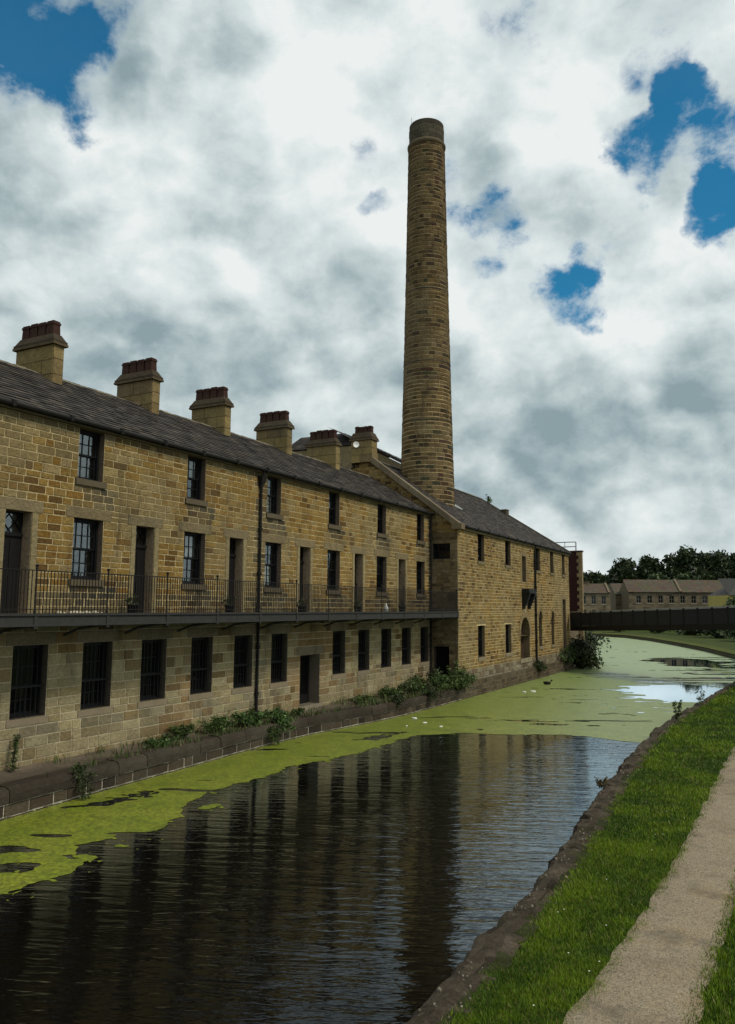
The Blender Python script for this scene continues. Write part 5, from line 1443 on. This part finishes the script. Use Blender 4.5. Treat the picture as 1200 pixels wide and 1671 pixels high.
shrub('weed', 'low flat green weed at the foot of the terrace wall, nearest clump', 'weed', (.75, 17.9, .62), .45, .7, .30, 420, .085, 3, WB, G)
shrub('weed', 'dark bushy weed just behind the nearest low green clump', 'weed', (.35, 19.2, .62), .35, .7, .5, 420, .085, 4, WG, G)
shrub('weed', 'leafy dock clump before the fourth lower window', 'weed', (.55, 20.7, .62), .5, .8, .55, 500, .09, 5, WG + WB, G)
shrub('weed', 'broad leaved bright weed beside the foot of the downpipe', 'weed', (.65, 22.3, .62), .55, .8, .6, 560, .11, 6, WB, G)
shrub('weed', 'bright leafy weed spilling over the quay edge past the downpipe', 'weed', (.95, 23.5, .62), .55, .75, .55, 600, .11, 7, WB, G, .55)
shrub('weed', 'dark weed trailing down to the duckweed below the bright clump', 'weed', (1.22, 22.9, .42), .22, .55, .2, 300, .08, 8, WD + WG, G, .6)
shrub('weed', 'small tuft beside the threshold of the lower door', 'weed', (.55, 25.4, .62), .3, .4, .35, 240, .07, 9, WG, G)
k = 0
for (x, y, rx, ry, rz, cols, lab) in [(.8, 30.0, .5, .9, .32, WG, 'sparse low weed on the ledge past the lower door'), (1.75, 31.3, .3, .6, .35, WD, 'dark weed hanging from the quay under the middle windows'), (.9, 32.4, .6, .9, .5, WG, 'low weed clump before the eighth lower window'),
                                    (1.2, 34.0, .7, .9, .65, WD + WG, 'bushy dark weed on the widening ledge'), (1.95, 34.6, .4, .8, .45, WD, 'dark shrubby weed drooping to the water near the mill'), (.6, 35.8, .5, .8, .8, WG, 'upright weed against the wall by the last lower window'),
                                    (1.6, 36.6, .7, .9, .85, WG + WB, 'tall leafy weed mass before the return wall doorway'), (.75, 37.8, .5, .6, 1.0, WD, 'dark weed covering the corner downpipe foot'), (2.0, 37.9, .55, .8, .7, WG, 'green weed leaning over the water by the mill corner'), (1.75, 38.95, .55, .6, 1.15, WG + WB, 'tallest weed clump at the mill corner')]:
    shrub('weed', lab, 'weed', (x, y, .60), rx, ry, rz, int(420 + 260 * rx * ry * 2), .10, 20 + k, cols, G, .35 if x > 1.4 else 0); k += 1
spike('weed', 'thin spiky seedhead rising from the weeds at the mill corner', 'weed', (1.9, 37.2, .9), 1.2, 5, 61, WG, .2, .09, G)
spike('weed', 'tall spiky weed on the canal edging of the far verge', 'weed', (12.72, 33.2, .35), .95, 4, 62, WD + WG, .22, .07)
spike('weed', 'thin weed at the towpath edge near the white water', 'weed', (12.95, 39.8, .35), .8, 3, 63, WG, .22, .07)
spike('grass_tuft', 'dry brown grass tuft on the notch of the canal edging', 'grass tuft', (12.62, 20.3, .34), .28, 14, 64, [(.12, .09, .04), (.08, .06, .025)], .5, .035)
spike('roof_weed', 'small plant sprouting on the mill roof ridge', 'plant', tuple(mpB(19.6, 12.5, -4.9)), 1.0, 4, 65, WG, .28, .13)
shrub('waterside_bush', 'large dark bush overhanging the water under the near end of the footbridge', 'bush', (1.95, 63.5, .05), 1.6, 1.5, 2.5, 3400, .20, 70, WD, None, 1.2)
shrub('waterside_bush', 'dark bush behind the bridge end reaching out over the duckweed', 'bush', (.2, 70.5, .2), 2.4, 3.2, 3.3, 1800, .26, 71, WD + GD, None, .6)
shrub('wall_weed', 'dark ivy like weed low on the mill wall beside the pipe', 'weed', tuple(mpB(14.0, .5, .35)), .45, .9, .75, 520, .11, 72, WD, None, .3)
shrub('wall_weed', 'mossy green weed at the far foot of the mill wall', 'weed', tuple(mpB(21.6, .55, .3)), .5, 2.2, 1.25, 900, .14, 73, WD + WG, None, .3)
shrub('wall_weed', 'low trailing weed on the mill footing nearest the corner', 'weed', tuple(mpB(1.4, .75, .2)), .4, .9, .45, 420, .09, 74, WG, None, .3)

for i, (x, y, h, lab) in enumerate([(19.5, 88, 2.6, 'dark hedge shrub on the far bank at the right, nearest'), (15.5, 98, 2.4, 'dark hedge shrub on the far bank, second from the right'), (11.5, 110, 2.6, 'dark hedge shrub on the far bank, third from the right'), (7.5, 121, 2.8, 'dark hedge shrub in the middle of the far bank'), (2.5, 132, 2.8, 'dark hedge shrub left of the middle of the far bank'), (-4, 143, 3.0, 'dark hedge shrub at the bend of the canal'), (-12, 152, 3.2, 'dark hedge shrub furthest round the canal bend')]):
    shrub('hedge_shrub', lab, 'shrub', (x, y, .5), 3.6, 3.2, h, 1300, .42, 400 + i, GD, 'hedge shrubs along the far bank')
# ================================================================== SMALL THINGS
def pot(label, x, y, z, r=.17, h=.30, seed=0, plant=True):
    p = thing('plant_pot', label, 'plant pot', (x, y, z), 'pots on the balcony'); mb = MB()
    mb.lathe(x, y, [(.001, z), (r * .72, z), (r, z + h * .85), (r * 1.1, z + h * .86), (r * 1.1, z + h), (r * .93, z + h), (r * .9, z + h * .85), (.001, z + h * .85)], 14); mb.build('pot', M['paint_black'], p, True)
    if plant:
        r_ = random.Random(seed); mb = MB(); cs = [(Vector((x + r_.gauss(0, r * .5), y + r_.gauss(0, r * .5), z + h + abs(r_.gauss(.10, .09)))), r_.uniform(.6, 1.2)) for _ in range(90)]
        leaves(mb, cs, .07, r_, WD); mb.build('foliage', M['leaf'], p)
for k, lab in ((1, 'dark plant pot left of the second balcony door from the left'), (2, 'dark plant pot left of the door beside the downpipe'), (3, 'dark plant pot left of the first door past the downpipe'), (4, 'dark plant pot left of the fifth balcony door'), (5, 'dark plant pot left of the last balcony door')):
    y = 12.93 + 4.41 * k - .42; pot(lab, .42, y, 4.405, .17, .28, k)
mb = MB(); r_ = random.Random(6)
for k in range(16):
    x, y = .9 + r_.uniform(-.2, .25), 14.6 + r_.uniform(-.6, .6); r = r_.uniform(.05, .09)
    mb.lathe(x, y, [(r * .6, 4.40), (r, 4.40 + r * .5), (r * .7, 4.40 + r * 1.1), (.001, 4.40 + r * 1.25)], 7, (.50, .44, .32))
o = mb.build('pale_stones', M['dressed'], None, True); tag(o, 'row of pale stones lying on the balcony floor below the nearest window', 'stones'); recentre(o, (.9, 14.6, 4.4))
mb = MB(); mb.lathe(1.36, 31.0, [(.001, 4.40), (.10, 4.40), (.10, 4.62), (.05, 4.70), (.035, 4.80), (.001, 4.81)], 10)
o = mb.build('white_canister', M['white'], None, True); tag(o, 'small white bottle shaped canister at the balcony edge', 'canister'); recentre(o, (1.36, 31.0, 4.4))
def litter(label, x, y, s, seed):
    r_ = random.Random(seed); mb = MB(); mb.lathe(x, y, [(.001, -.01), (s * .8, 0), (s, s * .25), (s * .7, s * .55), (.001, s * .6)], 9, (.7, .7, .66)); a = r_.random() * pi
    mb.v = [(x + (vx - x) * 1.5 * cos(a) - (vy - y) * .8 * sin(a), y + (vx - x) * 1.5 * sin(a) + (vy - y) * .8 * cos(a), vz) for vx, vy, vz in mb.v]
    o = mb.build('floating_litter', M['white'], None, True); tag(o, label, 'litter', 'white litter on the duckweed'); recentre(o, (x, y, 0))
for i, (lab, x, y, s) in enumerate([('white litter on the duckweed, the nearer of the pair beside the mill wall', 3.47, 43.8, .11), ('white litter on the duckweed, the brighter of the pair beside the mill wall', 3.82, 44.35, .12), ('pale sliver of litter beside the quay weeds', 2.64, 31.1, .10), ('small white litter in the middle of the duckweed strip', 3.53, 30.2, .07), ('small white litter nearest the dark water edge', 4.49, 29.6, .06), ('tiny white litter left of the others below the ledge', 3.26, 29.06, .05)]): litter(lab, x, y, s, i)
dk = thing('duck', 'small dark duck swimming by the foot of the mill wall', 'duck', (3.32, 49.0, 0)); mb = MB(); x, y = 3.32, 49.0
prof = [(-.24, .13, .02), (-.18, .10, .07), (-.06, .07, .125), (.08, .07, .125), (.17, .09, .09), (.22, .11, .05), (.235, .2, .05), (.25, .25, .06), (.30, .26, .045), (.36, .25, .015)]
k0 = 0; n = 10
for (dx, dz, r) in prof:
    for j in range(n): mb.v.append((x + dx, y + r * cos(2 * pi * j / n), dz + r * sin(2 * pi * j / n)))
for i in range(len(prof) - 1):
    for j in range(n): mb.f.append((i * n + j, (i + 1) * n + j, (i + 1) * n + (j + 1) % n, i * n + (j + 1) % n)); mb.m.append(0); mb.c.append((.03, .025, .02))
mb.build('body', M['paint_black'], dk, True)
